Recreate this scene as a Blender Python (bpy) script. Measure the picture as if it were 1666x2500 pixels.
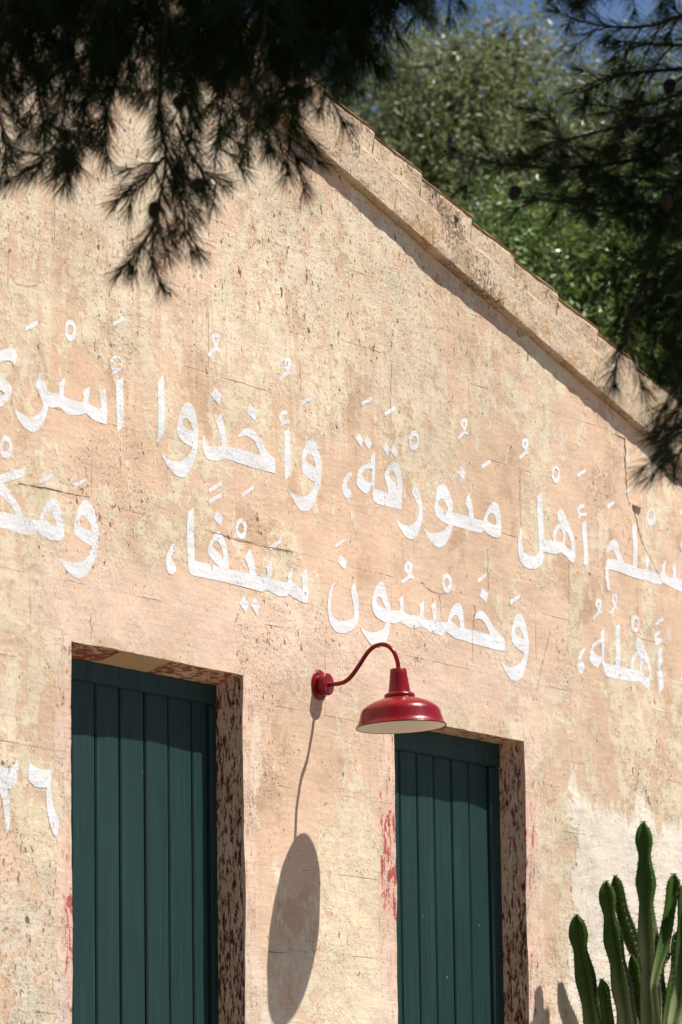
import bpy, math, random
import numpy as np
from mathutils import Matrix, Vector
from mathutils.geometry import delaunay_2d_cdt

for o in list(bpy.data.objects): bpy.data.objects.remove(o)
sc = bpy.context.scene
COL = sc.collection
RNG = np.random.default_rng(7)
random.seed(7)

# ------------------------------------------------------------------ camera
# surveyed from the photograph: gable wall is the plane y=0, x runs along it, z is up
FPX, PITCH, ROLL, HEAD = 10400.0, math.radians(9.88), 0.0143, math.radians(31.0955)
CAM = np.array([-11.06559, -6.76066, 0.8])
_fh = np.array([math.cos(HEAD), math.sin(HEAD), 0]); _r0 = np.array([math.sin(HEAD), -math.cos(HEAD), 0])
_z = np.array([0, 0, 1.0])
FW = math.cos(PITCH) * _fh + math.sin(PITCH) * _z
_u0 = -math.sin(PITCH) * _fh + math.cos(PITCH) * _z
RT = math.cos(ROLL) * _r0 - math.sin(ROLL) * _u0
UP = math.sin(ROLL) * _r0 + math.cos(ROLL) * _u0

cam_d = bpy.data.cameras.new('camera'); cam = bpy.data.objects.new('camera', cam_d); COL.objects.link(cam)
m = Matrix.Identity(4)
for i in range(3):
    m[i][0], m[i][1], m[i][2], m[i][3] = RT[i], UP[i], -FW[i], CAM[i]
cam.matrix_world = m
cam_d.sensor_fit = 'VERTICAL'; cam_d.sensor_height = 36.0; cam_d.sensor_width = 24.0
cam_d.lens = FPX / 2500 * 36
cam_d.clip_start = 0.1; cam_d.clip_end = 2000
cam_d.dof.use_dof = True; cam_d.dof.focus_distance = 13.0; cam_d.dof.aperture_fstop = 5.0
cam_d.dof.aperture_blades = 0
sc.camera = cam

def ray(x, y): return FW + (x - 833) / FPX * RT - (y - 1250) / FPX * UP
def on_wall(x, y, Y=0.0):                      # photo point -> point on a plane parallel to the wall
    d = ray(x, y); return CAM + d * ((Y - CAM[1]) / d[1])
def on_depth(x, y, D): return CAM + D * ray(x, y)

# ------------------------------------------------------------------ light
SUN = np.array([0.2360, -0.4157, 0.8784])
w = bpy.data.worlds.new('World'); sc.world = w; w.use_nodes = True
wt = w.node_tree; bg = wt.nodes['Background']
sky = wt.nodes.new('ShaderNodeTexSky'); sky.sky_type = 'NISHITA'; sky.sun_disc = False
sky.sun_elevation = math.asin(SUN[2]); sky.sun_rotation = math.atan2(SUN[0], SUN[1])
sky.altitude = 200; sky.air_density = 0.8; sky.dust_density = 0.1; sky.ozone_density = 6.0
# thin fair-weather cloud
tc = wt.nodes.new('ShaderNodeTexCoord'); mp = wt.nodes.new('ShaderNodeMapping'); mp.inputs['Scale'].default_value = (6, 6, 15)
nz = wt.nodes.new('ShaderNodeTexNoise'); nz.inputs['Scale'].default_value = 1.0; nz.inputs['Detail'].default_value = 6; nz.inputs['Roughness'].default_value = .55
mr = wt.nodes.new('ShaderNodeMapRange'); mr.inputs['From Min'].default_value = .48; mr.inputs['From Max'].default_value = .75; mr.inputs['To Max'].default_value = .13
mx = wt.nodes.new('ShaderNodeMix'); mx.data_type = 'RGBA'; mx.inputs['B'].default_value = (7.0, 7.4, 8.0, 1)
wt.links.new(tc.outputs['Generated'], mp.inputs['Vector']); wt.links.new(mp.outputs[0], nz.inputs['Vector'])
wt.links.new(nz.outputs['Fac'], mr.inputs['Value']); wt.links.new(mr.outputs[0], mx.inputs['Factor'])
wt.links.new(sky.outputs[0], mx.inputs['A']); wt.links.new(mx.outputs['Result'], bg.inputs['Color'])
bg.inputs['Strength'].default_value = 0.06
sd = bpy.data.lights.new('sun', 'SUN'); sd.energy = 4.9; sd.angle = math.radians(.53); sd.color = (1, .955, .88)
so = bpy.data.objects.new('sun', sd); COL.objects.link(so)
so.rotation_euler = Vector(SUN).to_track_quat('Z', 'Y').to_euler()
sc.view_settings.view_transform = 'Standard'; sc.view_settings.look = 'None'
sc.view_settings.gamma = 1; sc.view_settings.use_curve_mapping = False; sc.view_settings.exposure = 0.60
sc.cycles.max_bounces = 6

# ------------------------------------------------------------------ object helpers
def tag(o, label=None, cat=None, group=None, kind=None):
    for k, v in (('label', label), ('category', cat), ('group', group), ('kind', kind)):
        if v: o[k] = v
    return o
def empty(name, loc=(0, 0, 0)):
    o = bpy.data.objects.new(name, None); COL.objects.link(o); o.location = loc; o.empty_display_size = .2; return o
def mesh_obj(name, V, F, mat, parent=None, smooth=False, loc=None):
    me = bpy.data.meshes.new(name)
    me.from_pydata([tuple(v) for v in V], [], [tuple(f) for f in F]); me.update()
    return link(name, me, mat, parent, smooth, loc)
def link(name, me, mat, parent=None, smooth=False, loc=None):
    if mat and not me.materials: me.materials.append(mat)
    if smooth: me.polygons.foreach_set('use_smooth', [True] * len(me.polygons))
    o = bpy.data.objects.new(name, me); COL.objects.link(o)
    if loc is not None: o.location = loc
    if parent:
        o.parent = parent
        off = Vector((0, 0, 0)); p = parent
        while p: off += p.location; p = p.parent
        if loc is None: o.location = -off
        else: o.location = Vector(loc) - off
    return o
def fast_mesh(name, V, nper):                   # V (n*nper,3): polygons of nper separate vertices
    me = bpy.data.meshes.new(name); n = len(V) // nper
    me.vertices.add(len(V)); me.vertices.foreach_set('co', np.ascontiguousarray(V, np.float32).ravel())
    me.loops.add(len(V)); me.loops.foreach_set('vertex_index', np.arange(len(V), dtype=np.int32))
    me.polygons.add(n); me.polygons.foreach_set('loop_start', np.arange(n, dtype=np.int32) * nper)
    me.update(calc_edges=True); return me
class MB:
    def __init__(s): s.V = []; s.F = []
    def box(s, a, b, bev=0.0):
        (x0, y0, z0), (x1, y1, z1) = a, b
        if bev <= 0:
            i = len(s.V); s.V += [(x, y, z) for x in (x0, x1) for y in (y0, y1) for z in (z0, z1)]
            s.F += [tuple(i + k for k in q) for q in ((0, 1, 3, 2), (4, 6, 7, 5), (0, 4, 5, 1), (2, 3, 7, 6), (0, 2, 6, 4), (1, 5, 7, 3))]
        else:                                    # bevelled on the edges that face -y
            i = len(s.V); c = bev
            ring = lambda y, d: [(x0 + d, y, z0 + d), (x1 - d, y, z0 + d), (x1 - d, y, z1 - d), (x0 + d, y, z1 - d)]
            s.V += ring(y1, 0) + ring(y0 + c, 0) + ring(y0, c)
            for r in (0, 4):
                for k in range(4):
                    n = (k + 1) % 4; s.F.append((i + r + k, i + r + n, i + r + 4 + n, i + r + 4 + k))
            s.F.append((i + 8, i + 9, i + 10, i + 11)); s.F.append((i + 3, i + 2, i + 1, i))
        return s
    def tube(s, pts, rad, n=8, caps=True):
        P = np.asarray(pts, float); R = np.broadcast_to(np.asarray(rad, float), (len(P),))
        T = np.gradient(P, axis=0); T /= np.linalg.norm(T, axis=1)[:, None] + 1e-12
        a = np.array([0, 0, 1.0]) if abs(T[0][2]) < .9 else np.array([1.0, 0, 0])
        u = np.cross(T[0], a); u /= np.linalg.norm(u); i0 = len(s.V)
        for k in range(len(P)):
            u = u - T[k] * (u @ T[k]); u /= np.linalg.norm(u) + 1e-12; v = np.cross(T[k], u)
            for j in range(n):
                t = 2 * math.pi * j / n; s.V.append(tuple(P[k] + R[k] * (math.cos(t) * u + math.sin(t) * v)))
        for k in range(len(P) - 1):
            for j in range(n):
                a_, b_ = i0 + k * n + j, i0 + k * n + (j + 1) % n
                s.F.append((a_, b_, b_ + n, a_ + n))
        if caps:
            s.F.append(tuple(i0 + j for j in range(n))[::-1]); s.F.append(tuple(i0 + (len(P) - 1) * n + j for j in range(n)))
        return s
    def lathe(s, prof, n=48, M=None):           # profile (r, h) about +z
        i0 = len(s.V)
        for r, h in prof:
            for j in range(n):
                t = 2 * math.pi * j / n; p = Vector((r * math.cos(t), r * math.sin(t), h))
                s.V.append(tuple(M @ p if M else p))
        for k in range(len(prof) - 1):
            for j in range(n):
                a_, b_ = i0 + k * n + j, i0 + k * n + (j + 1) % n
                s.F.append((a_, b_, b_ + n, a_ + n))
        return s
    def build(s, name, mat, parent=None, smooth=False): return mesh_obj(name, s.V, s.F, mat, parent, smooth)

# ------------------------------------------------------------------ node helpers
class G:
    def __init__(s, nt): s.nt = nt
    def n(s, t, **kw):
        nd = s.nt.nodes.new(t)
        for k, v in kw.items(): setattr(nd, k, v)
        return nd
    def put(s, sock, v):
        if v is None: return
        if hasattr(v, 'is_output'): s.nt.links.new(v, sock)
        elif isinstance(v, (tuple, list)) and sock.type == 'RGBA' and len(v) == 3: sock.default_value = (*v, 1)
        else: sock.default_value = v
    def math(s, op, a, b=0.0, c=None, clamp=False):
        nd = s.n('ShaderNodeMath', operation=op, use_clamp=clamp); s.put(nd.inputs[0], a); s.put(nd.inputs[1], b)
        if c is not None: s.put(nd.inputs[2], c)
        return nd.outputs[0]
    def mul(s, a, b): return s.math('MULTIPLY', a, b)
    def add(s, a, b): return s.math('ADD', a, b)
    def mix(s, f, a, b, mode='MIX'):
        nd = s.n('ShaderNodeMix', data_type='RGBA', blend_type=mode); s.put(nd.inputs['Factor'], f)
        s.put(nd.inputs[6], a); s.put(nd.inputs[7], b); return nd.outputs[2]
    def rng(s, v, lo, hi, a=0.0, b=1.0, smooth=True):
        nd = s.n('ShaderNodeMapRange', interpolation_type='SMOOTHSTEP' if smooth else 'LINEAR')
        for k, x in zip(('Value', 'From Min', 'From Max', 'To Min', 'To Max'), (v, lo, hi, a, b)): s.put(nd.inputs[k], x)
        return nd.outputs[0]
    def vec(s, v, scale=(1, 1, 1), loc=(0, 0, 0)):
        nd = s.n('ShaderNodeMapping'); s.put(nd.inputs['Vector'], v); nd.inputs['Scale'].default_value = scale; nd.inputs['Location'].default_value = loc
        return nd.outputs[0]
    def noise(s, v, scale, det=4, rough=.55, dist=0.0):
        nd = s.n('ShaderNodeTexNoise'); s.put(nd.inputs['Vector'], v)
        nd.inputs['Scale'].default_value = scale; nd.inputs['Detail'].default_value = det; nd.inputs['Roughness'].default_value = rough; nd.inputs['Distortion'].default_value = dist
        return nd.outputs['Fac']
    def vor(s, v, scale, feat='F1', rand=1.0):
        nd = s.n('ShaderNodeTexVoronoi', feature=feat); s.put(nd.inputs['Vector'], v); nd.inputs['Scale'].default_value = scale; nd.inputs['Randomness'].default_value = rand
        return nd.outputs['Distance']
    def band(s, v, lo, hi, soft):                # 1 inside lo..hi
        return s.mul(s.rng(v, lo - soft, lo + soft), s.rng(v, hi - soft, hi + soft, 1, 0))
    def pos(s): return s.n('ShaderNodeNewGeometry').outputs['Position']
    def xyz(s, v):
        nd = s.n('ShaderNodeSeparateXYZ'); s.put(nd.inputs[0], v); return nd.outputs
    def bump(s, h, strength, dist):
        nd = s.n('ShaderNodeBump'); s.put(nd.inputs['Height'], h); nd.inputs['Strength'].default_value = strength; nd.inputs['Distance'].default_value = dist
        return nd.outputs[0]
def material(name):
    mt = bpy.data.materials.new(name); mt.use_nodes = True; nt = mt.node_tree
    return mt, G(nt), nt.nodes['Principled BSDF']
def simple(name, col, rough=.6, **kw):
    mt, g, b = material(name); b.inputs['Base Color'].default_value = (*col, 1); b.inputs['Roughness'].default_value = rough
    for k, v in kw.items(): b.inputs[k].default_value = v
    return mt

# ------------------------------------------------------------------ materials
def wall_group():
    nt = bpy.data.node_groups.new('limewash', 'ShaderNodeTree')
    nt.interface.new_socket('Color', in_out='OUTPUT', socket_type='NodeSocketColor')
    nt.interface.new_socket('Height', in_out='OUTPUT', socket_type='NodeSocketFloat')
    nt.interface.new_socket('Pits', in_out='OUTPUT', socket_type='NodeSocketFloat')
    g = G(nt); out = g.n('NodeGroupOutput'); p = g.pos(); x, y, z = g.xyz(p)
    n1 = g.noise(p, 1.1, 5, .6); n2 = g.noise(g.vec(p, (1, 1, .6), (3, 1, 7)), 2.4, 9, .68)
    n3 = g.noise(g.vec(p, (1, 1, .55), (9, 4, 2)), 6.0, 8, .7); n4 = g.noise(g.vec(p, (1.0, 1, 1), (5, 8, 1)), 3.1, 10, .72, .3)
    col = g.mix(g.rng(n1, .38, .64), (.72, .515, .37), (.645, .45, .31))
    col = g.mix(g.rng(n4, .545, .59, 0, .75), col, (.54, .365, .24))
    hi = g.rng(z, 3.0, 3.7)
    hi = g.mul(hi, g.rng(x, .6, 1.5, 1, .25)); cream = g.rng(g.add(n2, g.mul(hi, .085)), .512, .548)
    cr2 = g.rng(g.noise(g.vec(p, (1, 1, .8), (1, 7, 7)), 15, 8, .72), .42, .52); col = g.mix(g.mul(g.mul(cream, cr2), .9), col, (.70, .60, .43))
    pale = g.rng(g.add(n3, g.mul(hi, .03)), .575, .605)
    col = g.mix(g.mul(pale, .75), col, (.75, .625, .48))
    upl = g.rng(x, .5, 1.1, 1, .15)
    stk = g.mul(g.mul(g.band(z, 3.30, 3.75, .12), upl), g.rng(g.noise(g.vec(p, (7, 1, .45), (2, 2, 2)), 2.2, 6, .65), .50, .56))
    col = g.mix(g.mul(stk, .4), col, (.58, .39, .26))
    stk2 = g.mul(g.mul(g.band(z, 3.2, 3.85, .12), upl), g.rng(g.noise(g.vec(p, (6, 1, .4), (8, 2, 5)), 2.0, 7, .7), .52, .57))
    col = g.mix(g.mul(stk2, .4), col, (.73, .61, .45))
    # pale pink wash over the two doors
    over = g.mul(g.band(z, 2.5, 2.78, .1), g.band(x, -1.55, 1.5, .25))
    col = g.mix(g.mul(over, g.rng(g.noise(p, 4, 5), .3, .6, .25, .75)), col, (.79, .585, .455))
    # worn greenish render low on the wall
    low = g.mul(g.rng(z, 1.9, 1.4), g.rng(g.noise(g.vec(p, (1, 1, .8), (2, 2, 5)), 5, 9, .7), .47, .52))
    col = g.mix(g.mul(low, .8), col, (.74, .66, .53))
    mid = g.mul(g.band(x, -.02, .33, .06), g.mul(g.rng(z, 2.3, 1.9), g.rng(n3, .40, .46)))
    col = g.mix(g.mul(mid, .7), col, (.73, .61, .43))
    lowl = g.mul(g.rng(x, -1.38, -1.45), g.mul(g.rng(z, 2.0, 1.65), g.rng(g.noise(p, 9, 9, .7), .46, .53)))
    col = g.mix(g.mul(lowl, .8), col, (.70, .62, .49))
    # white limewash panel right of the right door, ragged and flaked
    rag = g.add(g.mul(g.add(g.noise(p, 3.4, 9, .72), -.5), .62), g.mul(g.add(g.noise(p, 15, 6, .7), -.5), .16))
    rag2 = g.mul(g.add(g.noise(g.vec(p, (1, 1, .3), (1, 6, 3)), 9, 6, .65), -.5), .5)
    ztop = g.math('SUBTRACT', 2.34, g.mul(g.math('SUBTRACT', x, 1.60), .06))
    wp = g.mul(g.rng(g.add(x, rag), 1.595, 1.635), g.rng(g.math('SUBTRACT', ztop, g.add(z, rag2)), -.02, .05))
    flake = g.rng(g.noise(g.vec(p, (1, 1, .75), (4, 3, 1)), 11, 4, .6), .69, .71, 1, 0)
    flake2 = g.rng(g.noise(g.vec(p, (1, 1, .7), (8, 3, 1)), 38, 3, .55), .69, .71, 1, 0)
    wp = g.mul(g.mul(wp, flake), flake2)
    wcol = g.mix(g.rng(g.noise(g.vec(p, (1, 1, 3), (0, 0, 0)), 6, 7, .65), .42, .66), (.83, .75, .635), (.75, .655, .515))
    col = g.mix(g.mul(wp, .94), col, wcol)
    # old lighter margins and red / lilac paint scraps beside the openings
    below = g.rng(z, 2.56, 2.48)
    mk = lambda a, b_, s_=.012: g.mul(g.band(x, a, b_, s_), below)
    marg = g.math('MAXIMUM', g.math('MAXIMUM', mk(-1.415, -1.30), mk(-.46, -.375)), g.math('MAXIMUM', mk(.345, .47), mk(1.27, 1.40)))
    nv = g.noise(g.vec(p, (1.6, 1, .6), (2, 0, 9)), 24, 8, .75); nv2 = g.noise(g.vec(p, (1.8, 1, .45), (7, 0, 3)), 22, 6, .7)
    col = g.mix(g.mul(marg, g.rng(nv2, .40, .55, 0, .6)), col, (.78, .585, .47))
    zr = g.rng(g.noise(g.vec(p, (.2, .2, 1), (11, 0, 0)), 2.6, 3), .46, .62)
    redhot = g.math('MAXIMUM', g.mul(mk(.345, .46), g.band(z, 1.83, 2.22, .05)), g.math('MAXIMUM', g.mul(mk(-1.375, -1.31), zr), g.mul(g.mul(mk(1.28, 1.365), .8), zr)))
    redm = g.add(g.mul(marg, .30), g.mul(redhot, .10))
    red = g.mul(marg, g.rng(g.add(nv, redm), .895, .935))
    pink = g.mul(redhot, g.rng(nv2, .40, .52))
    col = g.mix(g.mul(pink, .62), col, (.68, .41, .34))
    col = g.mix(g.mul(red, .92), col, (.40, .075, .065))
    lil = g.mul(marg, g.rng(g.noise(g.vec(p, (2.4, 1, .4), (1, 0, 13)), 11, 6, .7), .615, .645))
    col = g.mix(g.mul(lil, .6), col, (.50, .49, .66))
    spot = g.mul(g.mul(g.band(x, -1.5, 1.5, .1), g.band(z, 2.45, 2.68, .06)), g.rng(g.noise(g.vec(p, (1.3, 1, .6), (3, 0, 1)), 40, 3, .6), .71, .735))
    col = g.mix(spot, col, (.42, .12, .09))
    # brush strokes, grain, pits with their inner shade painted dark
    br = g.noise(g.vec(p, (2.2, 1, 14)), 5, 5, .65)
    col = g.mix(1.0, col, g.n('ShaderNodeCombineColor').outputs[0], 'MIX') if False else col
    hsv = g.n('ShaderNodeHueSaturation'); g.put(hsv.inputs['Color'], col)
    val = g.mul(g.rng(br, .3, .7, .93, 1.06, False), g.rng(g.noise(p, 110, 4, .7), .3, .7, .91, 1.08, False))
    val = g.mul(val, g.rng(g.noise(p, 34, 4, .65), .3, .7, .95, 1.05, False)); val = g.mul(val, g.rng(g.noise(g.vec(p, (1, 1, .8), (5, 5, 5)), .9, 3, .5), .35, .65, .92, 1.06)); g.put(hsv.inputs['Value'], val); col = hsv.outputs[0]
    # roughness of the stone: heavily pitted above the lettering and in scattered patches
    zone = g.add(g.mul(g.mul(g.rng(z, 3.35, 3.75), g.rng(x, .75, 1.5, 1, .12)), .9), g.rng(g.noise(g.vec(p, (1, 1, 1), (6, 2, 4)), 1.9, 5, .6), .50, .66))
    zone = g.add(zone, g.mul(g.rng(x, -1.36, -1.46), g.rng(z, 2.05, 1.7)))
    zone = g.math('MINIMUM', zone, 1.0)
    zone = g.mul(zone, g.rng(wp, 0, 1, 1, .1))
    f = g.noise(g.vec(p, (1, 1, .85)), 105, 3, .62); mid_ = g.noise(g.vec(p, (1, 1, .6), (3, 5, 9)), 46, 3, .55); big = g.noise(g.vec(p, (1, 1, .7), (1, 1, 1)), 19, 3, .55)
    pit_s = g.rng(g.add(f, g.mul(zone, .070)), .675, .70); pit_m = g.rng(g.add(mid_, g.mul(zone, .06)), .70, .72); pit_b = g.rng(g.add(big, g.mul(zone, .035)), .725, .737)
    pits = g.math('MAXIMUM', g.mul(pit_s, .8), g.math('MAXIMUM', pit_m, pit_b))
    col = g.mix(g.mul(g.math('MAXIMUM', g.mul(pit_s, .6), g.math('MAXIMUM', g.mul(pit_m, .85), pit_b)), .88), col, (.13, .08, .038))
    h = g.add(g.mul(g.noise(p, 5, 4, .5), .8), g.mul(g.noise(p, 60, 5, .7), .17))
    h = g.add(h, g.mul(br, .16)); h = g.add(h, g.mul(g.mul(g.noise(p, 95, 4, .75), zone), .40))
    h = g.add(h, g.mul(wp, .20)); h = g.add(h, g.mul(g.math('MAXIMUM', g.mul(cream, cr2), pale), .11)); h = g.add(h, g.mul(low, .12)); h = g.add(h, g.mul(marg, g.mul(g.rng(nv2, .40, .45), .12)))
    h = g.math('SUBTRACT', h, g.add(g.mul(pit_s, .28), g.add(g.mul(pit_m, .6), g.mul(pit_b, .9))))
    g.put(out.inputs['Color'], col); g.put(out.inputs['Height'], h); g.put(out.inputs['Pits'], pits)
    return nt
WG = wall_group()
def wall_mat():
    mt, g, b = material('limewashed_stone'); gr = g.n('ShaderNodeGroup'); gr.node_tree = WG
    g.put(b.inputs['Base Color'], gr.outputs['Color']); b.inputs['Roughness'].default_value = .92; b.inputs['Specular IOR Level'].default_value = .15
    g.put(b.inputs['Normal'], g.bump(gr.outputs['Height'], .8, .010)); return mt
def letter_mat():
    mt, g, b = material('white_paint'); gr = g.n('ShaderNodeGroup'); gr.node_tree = WG; p = g.pos(); x, y, z = g.xyz(p)
    wear = g.rng(g.noise(g.vec(p, (1, 1, 1.3), (2, 0, 5)), 30, 5, .65), .62, .66)
    zone = g.rng(g.noise(g.vec(p, (1, 1, 1), (6, 2, 4)), 1.9, 5, .6), .48, .62)
    wear = g.mul(wear, g.add(.35, g.mul(zone, .65))); wear = g.math('MAXIMUM', wear, g.mul(gr.outputs['Pits'], .8))
    col = g.mix(g.rng(g.noise(g.vec(p, (1.5, 1, 9)), 7, 6, .65), .35, .7), (.79, .80, .82), (.71, .72, .745))
    thin = g.rng(g.noise(g.vec(p, (1.2, 1, 12), (4, 0, 2)), 9, 7, .7), .44, .66, 0, .42); col = g.mix(thin, col, gr.outputs['Color'])
    g.put(b.inputs['Base Color'], g.mix(g.mul(wear, .75), col, g.mix(.45, gr.outputs['Color'], (.3, .29, .28))))
    b.inputs['Roughness'].default_value = .85; b.inputs['Specular IOR Level'].default_value = .2
    g.put(b.inputs['Normal'], g.bump(gr.outputs['Height'], .8, .008)); return mt
def coping_mat():
    mt, g, b = material('weathered_coping'); p = g.pos(); x, y, z = g.xyz(p); q = g.vec(p, (1, 1, .7))
    col = g.mix(g.rng(g.noise(p, 2.2, 8, .65), .40, .6), (.53, .395, .275), (.60, .475, .34))
    col = g.mix(g.rng(g.noise(g.vec(p, (1, 1, 1), (4, 4, 4)), 5, 8, .7), .52, .6, 0, .75), col, (.68, .51, .36))
    och = g.rng(g.noise(g.vec(p, (1, 1, 1), (0, 9, 4)), 7, 7, .7), .53, .62)
    col = g.mix(g.mul(och, .6), col, (.46, .28, .12)); col = g.mix(g.rng(g.noise(g.vec(p, (1, 1, .6), (6, 1, 8)), 4.2, 8, .72), .52, .66, 0, .55), col, (.26, .20, .145))
    z1 = g.rng(g.noise(g.vec(p, (1, 1, 1), (3, 3, 0)), 4.5, 5, .65), .50, .62)
    sp = g.rng(g.add(g.noise(q, 95, 4, .72), g.mul(z1, .12)), .585, .65); sb = g.rng(g.add(g.noise(q, 34, 4, .6), g.mul(z1, .07)), .68, .71)
    col = g.mix(g.mul(g.math('MAXIMUM', g.mul(sp, .8), sb), .92), col, (.075, .055, .035))
    hsv = g.n('ShaderNodeHueSaturation'); g.put(hsv.inputs['Color'], col); g.put(hsv.inputs['Value'], g.rng(g.noise(p, 60, 5, .7), .3, .7, .82, 1.15, False))
    g.put(b.inputs['Base Color'], hsv.outputs[0]); b.inputs['Roughness'].default_value = .95; b.inputs['Specular IOR Level'].default_value = .1
    h = g.add(g.mul(g.noise(p, 12, 6, .65), .8), g.mul(g.noise(p, 55, 5, .7), .5)); h = g.math('SUBTRACT', h, g.add(g.mul(sp, .2), g.mul(sb, .5)))
    g.put(b.inputs['Normal'], g.bump(h, .9, .012)); return mt
def tile_mat():
    mt, g, b = material('lichened_clay'); p = g.pos()
    col = g.mix(g.rng(g.noise(p, 3, 7, .65), .42, .6), (.40, .20, .11), (.50, .35, .22))
    col = g.mix(g.rng(g.noise(g.vec(p, (1, 1, 1), (8, 1, 1)), 6, 7, .7), .50, .58, 0, .85), col, (.36, .24, .055))
    col = g.mix(g.rng(g.noise(p, 70, 4, .7), .55, .66, 0, .7), col, (.09, .06, .035))
    g.put(b.inputs['Base Color'], col); b.inputs['Roughness'].default_value = .9
    g.put(b.inputs['Normal'], g.bump(g.noise(p, 60, 5, .7), .6, .006)); return mt
def reveal_mat(name, paint, amt, horiz=False):   # bare stone with flaked dark red paint
    mt, g, b = material(name); p = g.pos()
    q = g.vec(p, (.55, 1.4, 1.6)) if horiz else g.vec(p, (1, 2.2, .55))
    n = g.noise(q, 46, 9, .8); n2 = g.noise(g.vec(p, (1, 1, .4), (3, 1, 7)), 4, 4, .6)
    m_ = g.rng(g.add(n, g.mul(g.add(n2, -.5), .30)), amt, amt + .018)
    base = g.mix(g.rng(g.noise(p, 9, 7, .7), .4, .62), (.84, .60, .43), (.72, .49, .33))
    base = g.mix(g.rng(g.noise(p, 70, 4, .7), .54, .68, 0, .55), base, (.34, .22, .14))
    col = g.mix(m_, base, paint)
    g.put(b.inputs['Base Color'], col); b.inputs['Roughness'].default_value = .8; b.inputs['Specular IOR Level'].default_value = .25
    h = g.add(g.mul(m_, .22), g.add(g.mul(g.noise(p, 60, 5, .7), .55), g.mul(g.noise(p, 14, 5, .6), .9)))
    g.put(b.inputs['Normal'], g.bump(h, .9, .008)); return mt
def door_mat():
    mt, g, b = material('teal_door_paint'); p = g.pos(); x, y, z = g.xyz(p)
    oi = g.n('ShaderNodeObjectInfo').outputs['Random']
    gq = g.vec(p, (9, 9, .35)); grain = g.noise(gq, 9, 7, .65); fine = g.noise(g.vec(p, (16, 16, .5)), 18, 5, .7)
    col = g.mix(g.rng(grain, .34, .68), (.0088, .0315, .0295), (.0126, .0440, .0385))
    col = g.mix(g.rng(oi, 0, 1, 0, .45, False), col, (.0125, .037, .037))
    lng = g.rng(g.noise(g.vec(p, (6, 6, .25), (2, 6, 1)), 6, 6, .7), .54, .70, 0, .5); col = g.mix(lng, col, (.024, .066, .058)); sun_fade = g.rng(g.noise(g.vec(p, (1.6, 1, .45), (4, 4, 4)), 3.2, 4, .6), .55, .75, 0, .45); col = g.mix(sun_fade, col, (.022, .062, .058))
    scr = g.rng(g.noise(g.vec(p, (5, 1, .9), (1, 2, 3)), 20, 5, .7), .705, .73, 0, .5); col = g.mix(scr, col, (.07, .125, .105))
    chip = g.rng(g.noise(g.vec(p, (1.5, 1, .8), (7, 2, 5)), 34, 3, .55), .765, .775, 0, .6); col = g.mix(chip, col, (.34, .30, .20))
    dk = g.rng(g.noise(g.vec(p, (2.5, 1, .5), (3, 8, 5)), 26, 4, .6), .70, .74, 0, .7); col = g.mix(dk, col, (.004, .01, .01))
    g.put(b.inputs['Base Color'], col); g.put(b.inputs['Roughness'], g.rng(fine, .3, .7, .45, .65)); b.inputs['Specular IOR Level'].default_value = .25
    g.put(b.inputs['Normal'], g.bump(g.add(g.mul(fine, .6), grain), .35, .003)); return mt
def leaf_mat(name, a, b_, trans=.25, rough=.38, spec=.5):
    mt, g, b = material(name); nt = mt.node_tree
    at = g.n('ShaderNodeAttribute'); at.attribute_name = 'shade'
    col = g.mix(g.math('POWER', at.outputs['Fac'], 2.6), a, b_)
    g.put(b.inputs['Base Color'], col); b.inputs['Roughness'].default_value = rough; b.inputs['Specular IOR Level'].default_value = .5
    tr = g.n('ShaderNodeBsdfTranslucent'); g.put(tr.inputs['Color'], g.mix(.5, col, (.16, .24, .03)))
    ms = g.n('ShaderNodeMixShader'); ms.inputs[0].default_value = trans
    g.put(ms.inputs[1], b.outputs[0]); g.put(ms.inputs[2], tr.outputs[0]); g.put(nt.nodes['Material Output'].inputs['Surface'], ms.outputs[0]); b.inputs['Specular IOR Level'].default_value = spec; return mt
def noise_mat(name, a, b_, scale, bump=.3, dist=.01, rough=.85, stretch=(1, 1, 1)):
    mt, g, b = material(name); p = g.vec(g.pos(), stretch); n = g.noise(p, scale, 7, .65)
    g.put(b.inputs['Base Color'], g.mix(g.rng(n, .35, .65), a, b_)); b.inputs['Roughness'].default_value = rough
    g.put(b.inputs['Normal'], g.bump(g.noise(p, scale * 3, 6, .65), bump, dist)); return mt
def red_mat():
    mt, g, b = material('red_lamp_paint'); p = g.pos()
    g.put(b.inputs['Base Color'], g.mix(g.rng(g.noise(p, 20, 4), .35, .65), (.225, .0062, .0105), (.19, .005, .0088)))
    g.put(b.inputs['Roughness'], g.rng(g.noise(p, 60, 5, .7), .3, .7, .24, .33)); b.inputs['Specular IOR Level'].default_value = .32
    g.put(b.inputs['Normal'], g.bump(g.noise(p, 240, 2), .06, .001)); return mt
M_WALL, M_LET, M_COP, M_TILE, M_DOOR, M_RED = wall_mat(), letter_mat(), coping_mat(), tile_mat(), door_mat(), red_mat()
M_JAMB = reveal_mat('peeled_red_jamb', (.17, .018, .014), .522)
M_SOFR = reveal_mat('peeled_red_soffit', (.40, .085, .045), .49, True)
M_SOFO = reveal_mat('bare_ochre_soffit', (.64, .45, .25), .30, True)
M_SOFB = reveal_mat('brown_soffit', (.38, .08, .045), .52, True)
M_ENAMEL = simple('cream_enamel', (.86, .82, .73), .35)
M_BARK = noise_mat('pine_bark', (.016, .011, .008), (.04, .027, .018), 30, .8, .02)
M_TRUNK = noise_mat('grey_bark', (.10, .08, .06), (.19, .16, .125), 24, .8, .02)
M_NEEDLE = leaf_mat('pine_needle', (.008, .018, .004), (.017, .034, .007), .04, .6, .08)
M_CONE = noise_mat('pine_cone', (.018, .010, .006), (.04, .02, .011), 60)
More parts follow.
